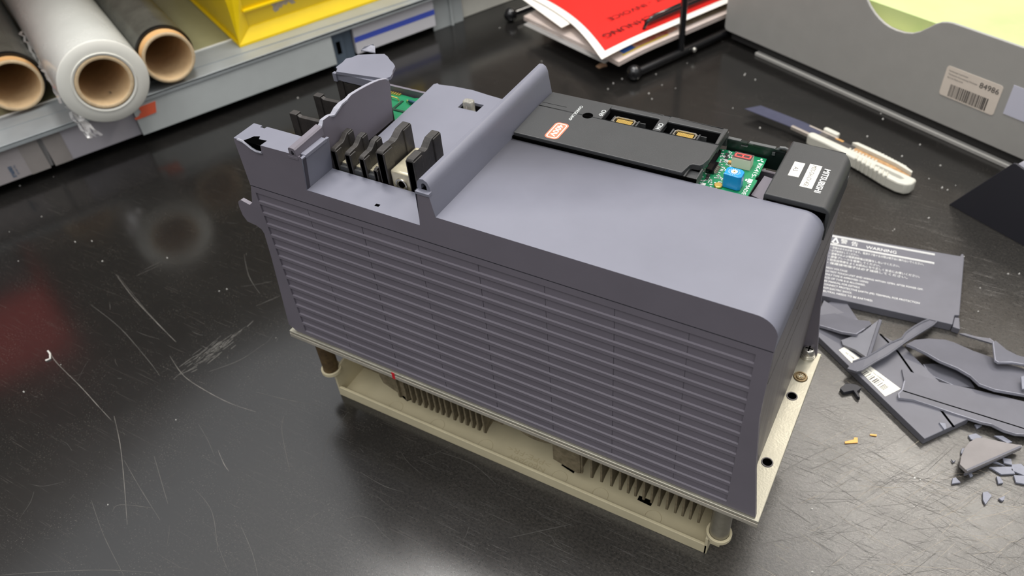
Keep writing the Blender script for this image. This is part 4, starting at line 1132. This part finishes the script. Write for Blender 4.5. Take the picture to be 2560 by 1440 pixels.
# ------------------------------------------------------------------ drawer unit, tray, papers
def build_drawer():
    D = thing('drawer_tray', 'large graphite drawer tray with a finger scoop and two stickers at the back right', 'drawer', F((800, 0, 0)))
    top = 128.0
    front = [(232.5, 21), (230.0, 17.4), (226, 16.8), (-420, 17.6), (-420, top), (-72, 127.9), (-66, 127.0), (-60, 125.0), (-54, 121.0), (-47.4, 114.6), (-40, 107.8), (-32, 103.0), (-23, 100.6), (-13, 99.8), (-4, 100.6), (4, 102.6), (11, 105.6), (18, 109.6), (25, 115), (31, 121), (34, 127), (38, 140), (44, 150), (232.5, 150)]
    m = MB(lambda p: F((p[1], p[0], p[2])))          # x along N, y along S
    m.prism([(a, z) for a, z in front], 1, 717, 720.5)
    m.build('drawer_front', M['drawer'], D, bevel=.9, tri=False)
    m = MB(lambda p: F((p[1], p[0], p[2])))
    m.box(-420, 231, 720.5, 1010, 86, 89).box(-420, 231, 1006, 1010, 20, 150)
    m.build('tray_floor', M['drawerin'], D)
    m = MB(lambda p: F((p[1], p[0], p[2])))
    m.box(228, 231.6, 720.5, 1010, 20, 150)
    m.build('drawer_side', M['drawer'], D)
    m = MB(lambda p: F((p[1], p[0], p[2])))
    m.box(-420, 224, 724, 1008, 4.5, 26)
    m.build('drawer_recess', M['drawerdark'], D)
    m = MB(lambda p: F((p[1], p[0], p[2])))
    m.box(-420, 175, 717.0, 724, 0.2, 4.2)
    m.build('base_strip', M['drawer'], D, bevel=.4)
    # stickers
    def G(p): return F((716.8, p[0], p[1]))
    def rr(n0, n1, z0, z1, r):
        return arc(n1 - r, z1 - r, r, 0, 90, 5) + arc(n0 + r, z1 - r, r, 90, 180, 5) + arc(n0 + r, z0 + r, r, 180, 270, 5) + arc(n1 - r, z0 + r, r, 270, 360, 5)
    lab = MB(lambda p: F((p[1], p[0], p[2]))).prism(rr(-143.0, -80.6, 50.0, 84.0, 3.0), 1, 716.6, 716.95).build('barcode_label', M['pinklabel'], D)
    rd, ud = tuple(-Nn), (0, 0, 1)
    def q(n_, z_): return F((716.5, n_, z_))
    lettering('label_lettering', [('84986', q(-119.5, 73.6), rd, ud, dict(size=8.6, width=21.0)),], M['blackink'], lab, lift=.1)
    lettering('label_small_print', [('Inventarnummer', q(-84, 78.6), rd, ud, dict(size=2.6, width=22)),
                                    ('Technische Ausruestung Werkstatt', q(-84.2, 74.8), rd, ud, dict(size=2.6, width=33)),
                                    ('Service Elektronik', q(-84.2, 71.2), rd, ud, dict(size=2.4, width=18))], M['greyink'], lab, lift=.1)
    m = MB(lambda p: F((p[1], p[0], p[2])))
    rr2 = random.Random(2)
    x = -90.5
    while x > -134:
        w_ = rr2.choice([.45, .45, .8, 1.2])
        m.box(x - w_, x, 716.4, 716.55, 51.6 + 0.0, 65.6)
        x -= w_ + rr2.choice([.5, .8, 1.1])
    m.build('barcode', M['blackink'], lab)
    MB(lambda p: F((p[1], p[0], p[2]))).box(-200, -151.6, 716.6, 716.95, 56.8, 89.4).build('lilac_sticker', M['lilac'], D)
    g = thing('paper_stack', 'pale green paper lying in the drawer tray', 'paper', F((850, -100, 89)))
    m = MB(lambda p: F((p[1], p[0], p[2])))
    m.box(-400, 80, 741, 990, 89.2, 110.0)
    m.build('paper_sheets', M['greenpaper'], g, bevel=.4)

def build_letter_tray():
    L = thing('letter_tray', 'black wire letter tray on rails with ball feet', 'letter tray', F((700, 360, 0)))
    for (n0, s0) in ((234.6, 556.0), (492.5, 540.0)):
        z = 10.4
        m = MB().ball(F((s0, n0, z)), 10.2, 24)
        b = m.build('ball_foot', M['blackgloss'], L, smooth=True)
        m = MB().cyl(F((s0 + 6, n0, z - 1)), F((s0 + 330, n0, z - 1)), 5.6, 16)
        m.build('foot_rail', M['blackgloss'], L, smooth=True)
        m = MB().cyl(F((638.4, n0, 8)), F((638.4, n0, 190)), 4.4, 16)
        m.build('post', M['blackgloss'], L, smooth=True)
    MB().ball(F((655, 226, 11)), 3.4, 12).build('nut', M['steel'], L, smooth=True)
    # wire loop at the side of the basket
    def loop(n0):
        P = [(600, n0 + 4, 24), (600, n0 + 3, 44), (602, n0 + 1, 52), (607, n0 - .5, 57), (616, n0 - 1.0, 59.5), (650, n0 - 1, 60.5), (860, n0 - 1, 61)]
        MB().tube([F(p) for p in P], 2.3, 10).build('side_wire', M['blackgloss'], L, smooth=True)
        P = [(608, n0 + 8, 50), (650, n0 + 8, 50), (860, n0 + 8, 50)]
        MB().tube([F(p) for p in P], 3.4, 10).build('side_wire', M['blackgloss'], L, smooth=True)
    loop(264)
    loop(462)
    m = MB()
    for n0 in range(276, 464, 20):
        m.tube([F((600, n0, 23)), F((860, n0, 23))], 1.3, 6)
    m.tube([F((600, 264, 22)), F((600, 468, 22))], 2, 8)
    m.build('basket_wires', M['blackgloss'], L, smooth=True)
    # ribbed edge of the clear pouch lying in the tray
    # contents
    g = thing('magazine', 'magazine in a clear bag sagging out of the letter tray', 'magazine', F((680, 330, 24)))
    def sag(s_, n_, z0):
        d = max(0, 600 - s_) / 60
        return z0 - 3.0 * d * d - max(0, 270 - n_) * .03
    def sheet(mb, s0f, s1, n0, n1, z0, thick, zs=sag, ns=14, nn_=14):
        vs, fs = [], []
        for lay in (0, 1):
            for i in range(ns + 1):
                for j in range(nn_ + 1):
                    n_ = n0 + (n1 - n0) * j / nn_
                    s0 = s0f(n_)
                    s_ = s0 + (s1 - s0) * i / ns
                    vs.append((s_, n_, zs(s_, n_, z0) - lay * thick))
        K_ = (ns + 1) * (nn_ + 1)
        I = lambda l, i, j: l * K_ + i * (nn_ + 1) + j
        for i in range(ns):
            for j in range(nn_):
                fs.append((I(0, i, j), I(0, i, j + 1), I(0, i + 1, j + 1), I(0, i + 1, j)))
                fs.append((I(1, i, j), I(1, i + 1, j), I(1, i + 1, j + 1), I(1, i, j + 1)))
        for i in range(ns):
            fs.append((I(0, i, 0), I(0, i + 1, 0), I(1, i + 1, 0), I(1, i, 0)))
            fs.append((I(0, i, nn_), I(1, i, nn_), I(1, i + 1, nn_), I(0, i + 1, nn_)))
        for j in range(nn_):
            fs.append((I(0, 0, j), I(1, 0, j), I(1, 0, j + 1), I(0, 0, j + 1)))
            fs.append((I(0, ns, j), I(0, ns, j + 1), I(1, ns, j + 1), I(1, ns, j)))
        mb.add(vs, fs)
    m = MB(F); sheet(m, lambda n_: 537 - (n_ - 240) * .045, 830, 243, 440, 33, 6)
    m.build('magazine_body', M['magazine'], g, smooth=True)
    m = MB(F); sheet(m, lambda n_: 529.5 - (n_ - 240) * .05, 560, 262, 430, 27.4, .5)
    m.build('clear_bag', M['scrapfilm'], g, smooth=True)
    def patch(a, b, c, d, dz, material, nm):
        m = MB(F)
        vs = []
        for i in range(9):
            for j in range(5):
                s_ = a + (b - a) * i / 8; n_ = c + (d - c) * j / 4
                vs.append((s_, n_, sag(s_, n_, 33) + dz))
        m.add(vs, [(i * 5 + j, i * 5 + j + 1, i * 5 + j + 6, i * 5 + j + 5) for i in range(8) for j in range(4)])
        return m.build(nm, material, g, fix=False)
    patch(550, 630, 249.5, 252.6, .25, M['picyellow'], 'printed_border')
    patch(554, 574, 253, 272, .35, M['picblue'], 'printed_picture')
    patch(575, 650, 253, 278, .30, M['picmix'], 'printed_picture')
    patch(660, 790, 252, 300, .30, M['magdark'], 'printed_picture')
    m = MB(F)
    for i in range(60):
        m.box(600 + i * 3.6, 602 + i * 3.6, 270.5, 275.5, 37.2, 40.6)
    m.build('ribbed_closure', mat('grey_closure', (150, 142, 138), 0.35), g)
    # two sheets on top
    def curl(s_, n_, z0):
        d = max(0, 600 - s_) / 60
        e = max(0, (n_ - 300)) / 100
        return z0 - 2.2 * d * d + 3.0 * e - max(0, 300 - n_) * .03
    w = thing('paper_sheet', 'white paper sheet under the red invoice sheet', 'paper', F((690, 350, 38)))
    m = MB(F); sheet(m, lambda n_: 519 + abs(n_ - 252) * .10, 820, 352, 462, 42.5, .4, curl)
    m.build('page', M['paper'], w, smooth=True)
    r = thing('invoice_sheet', 'red sheet with white border reading invoice, hanging over the letter tray edge', 'paper', F((690, 340, 42)))
    lead = lambda n_: 513.5 + (n_ - 250) * .17 + 12 * math.sin(math.pi * min(1, max(0, (n_ - 250) / 200)))
    m = MB(F); sheet(m, lead, 800, 249, 448, 45, .4, curl, 16, 16)
    m.build('page', M['paper'], r, smooth=True)
    m = MB(F)
    vs, fs = [], []
    for i in range(17):
        for j in range(17):
            n_ = 260.5 + (440 - 260.5) * j / 16
            s0 = lead(n_) + 11
            s_ = s0 + (796 - s0) * i / 16
            vs.append((s_, n_, curl(s_, n_, 45) + .35))
    m.add(vs, [(i * 17 + j, i * 17 + j + 1, i * 17 + j + 18, i * 17 + j + 17) for i in range(16) for j in range(16)])
    m.build('red_print', M['redpaper'], r, smooth=True, fix=False)
    rd, ud = tuple(-S), tuple(-Nn)
    lettering('red_lettering', [('RECHNUNG', F((654.0, 291.5, 45.0)), rd, ud, dict(size=15.5, width=106, bold=.008)),
                                ('ET - INVOICE', F((684.0, 323.0, 45.8)), rd, ud, dict(size=14.5, width=101, bold=.008))], mat('dark_red_ink', (70, 14, 14), 0.5), r, lift=.5)

def build_stand():
    W = thing('angled_stand', 'black angled stand with a pale grey knob at the right edge', 'stand', (470, 470, 0))
    a = Vector((423.0, 483.9, 0)); d = Vector((494.6 - 423.0, 443.7 - 483.9, 0)).normalized(); nn = Vector((-d.y, d.x, 0))
    T = lambda p: tuple(a + d * p[0] + nn * p[1] + Vector((0, 0, p[2])))
    poly = [(0, 0.2), (41.0, 71.0), (42.6, 73.6), (45.2, 74.6), (50, 73.6), (150, 60), (150, .2)]
    m = MB(T)
    m.prism([(x, z) for x, z in poly], 1, 0, 2.4)
    m.build('side_plate', M['stand'], W, bevel=.5)
    m = MB(T)
    m.revolve([(2.6, .01), (2.6, 17), (5, 20), (16, 20), (18, 17), (18, .01)], (62, 0, 62), (0, 1, 0), 40)
    m.build('knob', M['standgrey'], W, smooth=True, angle=50)
    m = MB(T).box(44, 120, 2.4, 20, .2, 46)
    m.build('stand_body', M['stand'], W, bevel=.6)

# ------------------------------------------------------------------ utility knife
def build_knife():
    kn = thing('utility_knife', 'white snap-blade utility knife lying between the drive unit and the drawer', 'knife', (300, 540, 0))
    A = Vector((250.0, 557.5, 0)); B_ = Vector((388.0, 500.0, 0))
    d = (B_ - A).normalized(); nn = Vector((-d.y, d.x, 0))
    def T(p): return tuple(A + d * p[0] + nn * p[1] + Vector((0, 0, p[2])))
    m = MB(T)
    m.slab([(-66, -14.5, 10.6), (-57.3, 4.4, 10.6), (0, 9.9, 10.6), (45, 9.0, 10.6), (45, -7.0, 10.6), (4, -8.1, 10.6)], .7)
    bl = m.build('blade', M['blade'], kn)
    m = MB(T)
    for i in range(16):
        m.box(38 + i * 2.1, 39 + i * 2.1, -4, 7, 10.65, 11.0)
    m.build('blade_teeth', mat('grey_teeth', (60, 58, 58), 0.4), kn)
    MB(T).box(46, 56, 4.6, 7.4, 10.9, 11.3).build('orange_marks', M['tan'], kn)
    MB(T).box(28, 72, -6.4, 6.4, 9.6, 10.7).build('slider_bed', mat('slider_grey', (84, 80, 76), 0.45), kn)
    # metal channel edges
    m = MB(T).box(-3, 40, -9.8, -6.2, 8.0, 12.2).box(10, 48, 6.4, 8.6, 8.6, 11.6)
    m.build('blade_rail', mat('rail_metal', (196, 186, 176), 0.3, metal=.5), kn, bevel=.5)
    # lower rubber-like handle rail, thick, running full length to the round end
    ctr = [(24, -10), (45, -10.8), (70, -12.4), (95, -13.4), (118, -13.2), (136, -11.2), (146, -7.0), (150, -1)]
    def band(pts, w, z0, z1):
        up, lo = [], []
        for i, p in enumerate(pts):
            q0, q1 = Vector(pts[max(i - 1, 0)]), Vector(pts[min(i + 1, len(pts) - 1)])
            t = (q1 - q0).normalized(); n_ = Vector((-t.y, t.x))
            ww = w[i] if isinstance(w, list) else w
            up.append(Vector(p) + n_ * ww); lo.append(Vector(p) - n_ * ww)
        return [(v.x, v.y) for v in up] + [(v.x, v.y) for v in lo[::-1]]
    hp = [(22, -7.6), (26, -5.4), (60, -5.6), (100, -6.0), (132, -5.6), (150, -5.2), (152, -8), (152.5, -16), (149, -21.5), (141, -24), (126, -23.6), (112, -21.2), (95, -18.6), (70, -16.4), (45, -15.0), (28, -15.6), (22, -13.6)]
    m = MB(T).prism(hp, 2, 2.0, 15.0)
    h = m.build('handle', M['knifegrey'], kn, bevel=2.0, bseg=3, smooth=True)
    m = MB(T).prism([(108, -12), (136, -12), (142, -13.6), (140, -17.2), (130, -17.4), (108, -14.6)], 2, 14.6, 15.1)
    m.build('handle_hollow', mat('hollow_grey', (150, 149, 140), 0.5), h)
    m = MB(T)
    for i in range(8):
        x = 84 + i * 5.6
        y0 = -15.2 - i * .75
        m.prism([(x, y0 + 4.4), (x + 2.6, y0 + 3.6), (x + 5.2, y0 - 3.6), (x + 3.0, y0 - 4.2)], 2, 3.5, 16.6)
    m.build('grip_ridges', M['knifegrey'], h, bevel=.9)
    # upper rack with teeth
    up = [(66, 8.0), (70, 11.4), (96, 11.2), (128, 8.6), (140, 4.6), (141, 1.6), (120, 5.4), (66, 6.6)]
    m = MB(T).prism(up, 2, 7.5, 14.5)
    for i in range(15):
        x = 72 + i * 4.0
        m.box(x, x + 2.2, 9.8 - max(0, i - 7) * .38, 12.2 - max(0, i - 7) * .38, 8.5, 14.0)
    m.build('upper_rack', M['knifegrey'], kn, bevel=.5)
    m = MB(T)
    for i in range(9):
        x = 70 + i * 4.0
        m.box(x, x + 2.2, -5.4, -3.0, 9, 14.2)
    m.box(66, 128, -5.8, -4.4, 8, 13.4)
    m.build('lower_rack', M['knifegrey'], kn, bevel=.5)
    m = MB(T).prism([(68, 6.4), (120, 5.2), (141, 1.4), (138, -3.8), (104, -3.2), (68, -2.6)], 2, 6.0, 10.6)
    m.build('rusty_insert', M['brown'], kn, bevel=.5)
    m = MB(T).prism([(26.5, 10.4), (28, 8.6), (44, 8.2), (46, 9.6), (46, 13), (44.5, 14.4), (28, 14.8), (26.5, 13.2)], 2, 7, 14)
    m.build('thumb_slide', M['knifegrey'], kn, bevel=1.6, smooth=True, bseg=3)

# ------------------------------------------------------------------ broken cover pieces
def build_pieces():
    w = thing('warning_plate', 'grey cover plate printed with a white warning text, lying by the drive unit', 'plate', (390, 345, 0))
    G = GEN
    o = Vector((329.7, 379.9, 0)); d = Vector((0.9931, 0.1175, 0)).normalized(); dn = Vector((d.y, -d.x, 0))
    T = lambda p: tuple(o + d * p[0] + dn * p[1] + Vector((0, 0, p[2])))
    m = MB(T)
    m.slab([(-8, 0, 8), (114.6, -2.2, 8), (115.5, -5.4, 8.4), (117.2, -5.6, 8.4), (118.0, 0, 8), (115.2, 80.0, 8), (111.5, 80.8, 8), (110.0, 93.4, 8), (-5, 90.6, 8)], [8] * 9)
    m.slab([(111.8, 82.0, 6.5), (115.6, 81.4, 6.5), (116.4, 95.8, 6.5), (110.4, 94.4, 6.5)], 6.3)
    m.build('plate_body', M['shard'], w, bevel=.6, tri=False)
    z = 8.0
    items = []
    L = lambda t, x, v, width, size: items.append((t, T((x, v, z)), tuple(d), tuple(-dn), dict(size=size, width=width)))
    L('警', 9.8, 11.0, 6.2, 7.6); L('告', 19.6, 11.6, 6.0, 7.6)
    jp = [('・感電のおそれがあります。電源オフ後十五分間は端子台に触れないでください。', 82), ('・必ず接地をしてください。', 26), ('・通電中および電源遮断後は配線をしないでください。', 62), ('・漏電ブレーカを使用してください。', 46), ('・取扱説明書をよくお読みになり正しく安全にお使いください。', 80), ('・保護接地端子は必ず接続してください。', 70)]
    for k, (t, wd) in enumerate(jp):
        L(t, 2.0 - .1 * k, 21.6 + 4.7 * k, wd, 3.7)
    en = [('HIGH VOLTAGE', 19), ('DO NOT TOUCH UNIT AND WIRING WITHIN 15MIN. AFTER POWER OFF.', 84), ('ONLY TYPE IS APPROVED. USING', 38), ('RCD OF TYPE B IS ALLOWED.', 36), ('SEE MANUAL FOR DETAILS.', 32), ('CONNECT PROTECTIVE EARTH (PE) TERMINAL FOR PROTECTION', 82), ('FROM ELECTRIC SHOCK.', 26), ('NEUTRAL NEEDS TO BE EARTHED.', 44)]
    for k, (t, wd) in enumerate(en):
        L(t, 1.2, 52.4 + 4.75 * k, wd, 3.5)
    L('WARNING', 33.0, 12.4, 27.0, 6.2)
    lettering('warning_lettering', items, M['white'], w, lift=.12)
    m = MB(T).box(1, 93, 1.6, 2.5, 8, 8.12).box(1, 93, 3.2, 3.9, 8, 8.12).box(1, 93, 14.6, 15.5, 8, 8.12).box(1, 93, 16.2, 16.8, 8, 8.12)
    m.build('warning_rules', M['white'], w)
    m = MB(T)
    m.prism([(1.2, 13.6), (4.6, 4.6), (5.6, 4.6), (9.0, 13.6), (7.6, 13.6), (5.1, 7.0), (2.8, 13.6)], 2, 8, 8.12)
    m.box(1.2, 9.0, 12.6, 13.6, 8, 8.12)
    m.build('warning_triangle', M['white'], w)
    # label panel
    P = thing('cover_panel', 'long grey cover panel with a white barcode label, bottom of the broken pile', 'panel', (400, 230, 0))
    m = MB().slab(G['label_panel'], 6.8)
    m.build('panel_body', M['shard'], P, bevel=.5, fix=True)
    g = G['panel_groove']
    m = MB()
    for i in range(3):
        a, b = Vector(g[i]), Vector(g[i + 1])
        nn = Vector((-(b - a).y, (b - a).x, 0)).normalized() * .9
        m.slab([tuple(a + nn + Vector((0, 0, .12))), tuple(b + nn + Vector((0, 0, .12))), tuple(b - nn + Vector((0, 0, .12))), tuple(a - nn + Vector((0, 0, .12)))], .1)
    m.build('panel_groove', M['hole'], P)
    q = [Vector(p) for p in G['panel_label']]
    lb = MB().slab([tuple(v) for v in q], .28).build('white_label', M['label'], P)
    ex = (q[2] - q[1]).normalized(); ey = (q[0] - q[1]).normalized()
    m = MB()
    r3 = random.Random(9)
    x = 24.0
    while x < 50:
        ww = r3.choice([.4, .6, 1.0])
        a = q[1] + ex * x + ey * 6.0
        m.slab([tuple(a + Vector((0, 0, .1))), tuple(a + ex * ww + Vector((0, 0, .1))), tuple(a + ex * ww + ey * 6.2 + Vector((0, 0, .1))), tuple(a + ey * 6.2 + Vector((0, 0, .1)))], .08)
        x += ww + r3.choice([.6, .9, 1.6])
    m.build('barcode', M['greyink'], lb)
    lettering('label_print', [('SERIAL NUMBER', tuple(q[0] + ex * 24 - ey * 2.0), tuple(ex), tuple(-Vector((ex.y, -ex.x, 0))), dict(size=1.8, width=20)),
                              ('A5 TYPE', tuple(q[1] + ex * 5 + ey * 5.0), tuple(ex), tuple(-Vector((ex.y, -ex.x, 0))), dict(size=2.4, width=9))], M['greyink'], lb, lift=.2)
    spec = [('B1', 2.4, 'short grey strip fragment with a slanted end below the warning plate'),
            ('B2', 3.0, 'broad grey fragment lying across the left end of the cover panel'),
            ('C', 2.6, 'triangular grey fragment with a raised rim, pointing up beside the label'),
            ('F', 2.6, 'flat grey fragment half hidden under the big curved fragment'),
            ('E', 3.0, 'largest curved grey fragment with a torn lower edge, at the back of the pile'),
            ('G', 3.0, 'long straight grey fragment with a groove, lying across the front of the pile'),
            ('J', 2.4, 'jagged grey fragment standing up at the right edge behind the pile'),
            ('J2', 1.6, 'thin curved sliver of grey plastic at the back of the pile')]
    for nm, th, lab in spec:
        pts = G[nm]
        c = sum((Vector(p) for p in pts), Vector((0, 0, 0))) / len(pts)
        t = thing('plastic_fragment', lab, 'fragment', (c.x, c.y, max(0, c.z - th)), 'broken pieces of grey plastic cover')
        m = MB().slab(pts, th)
        m.build('fragment_body', M['shard'], t, tri=True)
        # torn pale edge along part of the outline
        n = len(pts)
        rng_ = {'B1': range(4, 6), 'B2': range(6, 10), 'C': range(2, 6), 'E': range(9, 17), 'F': range(5, 8), 'G': range(6, 18), 'J': range(6, 11), 'J2': range(0, 4)}[nm]
        m = MB()
        cc = c
        for i in rng_:
            a, b = Vector(pts[i % n]), Vector(pts[(i + 1) % n])
            ia, ib = (cc - a).normalized(), (cc - b).normalized()
            wd = .7
            up = Vector((0, 0, .12))
            m.poly([tuple(a + up - ia * .2), tuple(b + up - ib * .2), tuple(b + up + ib * wd), tuple(a + up + ia * wd)])
            dz = Vector((0, 0, th * .8))
            m.poly([tuple(a + up - ia * .2), tuple(b + up - ib * .2), tuple(b - dz - ib * .2), tuple(a - dz - ia * .2)])
        m.build('torn_edge', M['crack'], t, fix=False)
        if nm == 'G':
            g = G['Gg']
            m = MB()
            for i in range(len(g) - 1):
                a, b = Vector(g[i]), Vector(g[i + 1])
                nn = Vector((-(b - a).y, (b - a).x, 0)).normalized() * .55
                u = Vector((0, 0, -.2))
                m.slab([tuple(a + nn + u), tuple(b + nn + u), tuple(b - nn + u), tuple(a - nn + u)], .1)
            m.build('groove', M['hole'], t)
        if nm == 'C':
            a, b = Vector(pts[4]), Vector(pts[5])
            MB().tube([tuple(a), tuple((a + b) / 2), tuple(b)], 1.5, 8).build('rim', M['shard'], t, smooth=True)
    # stick-like strip across the pile
    D = thing('plastic_fragment', 'narrow curved stick of grey plastic lying diagonally over the panel label', 'fragment', (408, 245, 10), 'broken pieces of grey plastic cover')
    m = MB().slab(G['Dflat'], 2.6)
    m.build('fragment_body', M['shard'], D, tri=True)
    e = G['Dflat']
    MB().tube([(p[0], p[1], p[2] + .2) for p in e[1:10]], .8, 6).tube([(p[0], p[1], p[2] + .2) for p in e[10:]], .8, 6).build('rolled_rim', M['shard'], D, smooth=True)
    # curved triangular piece at the front with a thick side
    H = thing('plastic_fragment', 'pale quarter-round grey fragment with a thick straight side at the front of the pile', 'fragment', (492, 172, 0), 'broken pieces of grey plastic cover')
    m = MB().slab(G['H'], [3.0] * len(G['H']))
    m.build('fragment_body', M['paleshard'], H, tri=True)
    a, b = Vector(G['H'][9]), Vector(G['H'][11])
    m = MB().slab([tuple(a), tuple(b), tuple(b + Vector((-.9, 1.2, 0))), tuple(a + Vector((-.9, 1.2, 0)))], [4.0, 6.5, 6.5, 4.0])
    m.build('thick_side', M['shard'], H)
    MB().slab(G['Htab'], 1.3).build('side_tab', M['chip'], H)
    I = thing('plastic_fragment', 'small dark grey T-shaped bracket left of the pile', 'fragment', (390, 196, 0), 'small loose plastic bits')
    MB().slab(G['I'], 3.6).build('fragment_body', M['stand'], I, bevel=.3, tri=True)
    labs = ['ragged chip just above the quarter-round fragment', 'pointed sliver right of the ragged chip under the long fragment', 'narrow chip on the left side of the quarter-round fragment',
            'tiny angled chip left of the quarter-round fragment', 'square lilac chip below left of the quarter-round fragment', 'small triangular chip right of the quarter-round tab',
            'long flat sliver under the quarter-round fragment at right', 'thin dark sliver above the long flat sliver', 'twisted lilac chip near the right edge', 'rounded pale chip at the right edge of the front pieces',
            'blocky dark chip at the right edge below the rounded chip', 'half-moon pale chip lying alone nearest the camera', 'tiny pointed chip right of the half-moon chip',
            'small chip in shadow under the long fragment', 'curved chip lying on the end of the cover panel', 'torn lilac chip at the right edge on the big fragment']
    for i in range(16):
        p = G['chip%d' % i]
        c = sum((Vector(q) for q in p), Vector((0, 0, 0))) / len(p)
        z = c.z
        t = MB().slab(p, 1.7).build('plastic_chip', M['chip'], None, bevel=.2)
        props(t, labs[i], 'plastic chip', 'small loose plastic bits')
    for k, lab in (('shaving0', 'larger orange hooked shaving on the bench right of the drive unit'), ('shaving1', 'tiny orange shaving right of the larger hooked one')):
        t = MB().slab(G[k], .8).build('orange_shaving', M['wood'])
        props(t, lab, 'shaving', 'orange shavings on the bench')
    t = MB().slab(G['shaving2'], .8).build('peach_scrap', M['peach'])
    props(t, 'peach coloured scrap in front of the letter tray', 'scrap')
    # white hooked paring near the left
    t = MB().tube([(-279.6, -74.8, .5), (-274, -76.4, .8), (-268.4, -80.6, .8), (-270.6, -84.0, .6)], .8, 6).build('plastic_paring', M['crumb'])
    props(t, 'white hooked paring on the bench at the left', 'plastic chip')
    # crumbs scattered over the bench
    rr = random.Random(21)
    protos = []
    for k in range(4):
        m = MB()
        n = 6
        r0 = [rr.uniform(.6, 1.15) for _ in range(n)]
        base = [(r0[i] * math.cos(6.283 * i / n), r0[i] * math.sin(6.283 * i / n), .0) for i in range(n)]
        topp = [(x * .6, y * .6, rr.uniform(.6, 1.1)) for x, y, _ in base]
        m.add(base + topp, [tuple(range(n))[::-1], tuple(range(n, 2 * n))] + [(i, (i + 1) % n, n + (i + 1) % n, n + i) for i in range(n)])
        protos.append(m)
    made = {}
    for i, (x, y) in enumerate(CRUMBS):
        k = i % 4
        if k not in made:
            o_ = protos[k].build('crumb', M['crumb'])
            props(o_, 'tiny pale plastic crumb on the black bench top', 'crumb', 'tiny pale crumbs scattered on the bench')
            made[k] = o_
        else:
            o_ = made[k].copy()
            COL.objects.link(o_)
        s_ = rr.choice([.6, .8, 1.0, 1.25]) * (0.75 if x < 0 else 1.0)
        o_.location = (x * K, y * K, 0.00005)
        o_.scale = (s_, s_ * rr.uniform(.7, 1.2), s_)
        o_.rotation_euler = (0, 0, rr.uniform(0, 6.28))

build_room(); build_shelf(); build_rolls(); build_bin(); build_drawer(); build_letter_tray(); build_stand(); build_knife(); build_pieces()

# ------------------------------------------------------------------ light
def area(name, loc, target, sx, sy, power, col=(1, 1, 1)):
    l = bpy.data.lights.new(name, 'AREA')
    l.shape = 'RECTANGLE'; l.size = sx; l.size_y = sy; l.energy = power; l.color = col
    o = bpy.data.objects.new(name, l)
    COL.objects.link(o)
    o.location = Vector(loc) * K
    dirv = (Vector(target) - Vector(loc)).normalized()
    z = -dirv
    x = -Nn
    x = (x - z * x.dot(z)).normalized()
    y = z.cross(x)
    o.rotation_euler = Matrix((x, y, z)).transposed().to_euler()
    return o
area('overhead_light', (636, 1395, 1690), (520, 700, 0), 0.8, 0.12, 13, (1.0, 0.93, 0.83))
area('overhead_light', (-100, 500, 1900), (0, 300, 0), 1.2, 0.3, 24, (1.0, 0.97, 0.93))  # general fill light, added overhead at the back left
area('overhead_light', (200, -900, 1900), (150, 100, 0), 1.4, 0.4, 10, (1.0, 0.97, 0.94))  # front fill light, added to brighten the louvred side

w = bpy.data.worlds.new('room_light')
scene.world = w
w.use_nodes = True
nt = w.node_tree
bg = nt.nodes['Background']
# bright ceiling overhead, dim towards the horizon
tc = nt.nodes.new('ShaderNodeTexCoord')
sp = nt.nodes.new('ShaderNodeSeparateXYZ')
nt.links.new(tc.outputs['Generated'], sp.inputs[0])
mr = nt.nodes.new('ShaderNodeMapRange')
mr.interpolation_type = 'SMOOTHSTEP'
mr.inputs['From Min'].default_value = 0.05
mr.inputs['From Max'].default_value = 0.85
mr.inputs['To Min'].default_value = 0.16
mr.inputs['To Max'].default_value = 1.25
nt.links.new(sp.outputs['Z'], mr.inputs['Value'])
nt.links.new(mr.outputs['Result'], bg.inputs['Strength'])
bg.inputs['Color'].default_value = (0.97, 0.98, 1.0, 1)

# ------------------------------------------------------------------ camera
cam = bpy.data.cameras.new('camera')
co = bpy.data.objects.new('camera', cam)
COL.objects.link(co)
R = [[0.8691466342330197, 0.489083645321402, -0.07335745415799369], [0.28792554862381886, -0.6210127109893269, -0.729000748449108], [-0.40209825497145113, 0.6124870616338075, -0.6805707844743984]]
rx, ry, rz = Vector(R[0]), -Vector(R[1]), -Vector(R[2])
mw = Matrix(((rx.x, ry.x, rz.x, 0.3882245), (rx.y, ry.y, rz.y, -0.2861736), (rx.z, ry.z, rz.z, 0.5258962), (0, 0, 0, 1)))
co.matrix_world = mw
cam.sensor_width = 36.0
cam.lens = 1999.29 * 36.0 / 2560.0
cam.clip_start = 0.01
cam.dof.use_dof = True
cam.dof.focus_distance = 0.50
cam.dof.aperture_fstop = 10.0
scene.camera = co
scene.view_settings.view_transform = 'Standard'
scene.view_settings.look = 'None'
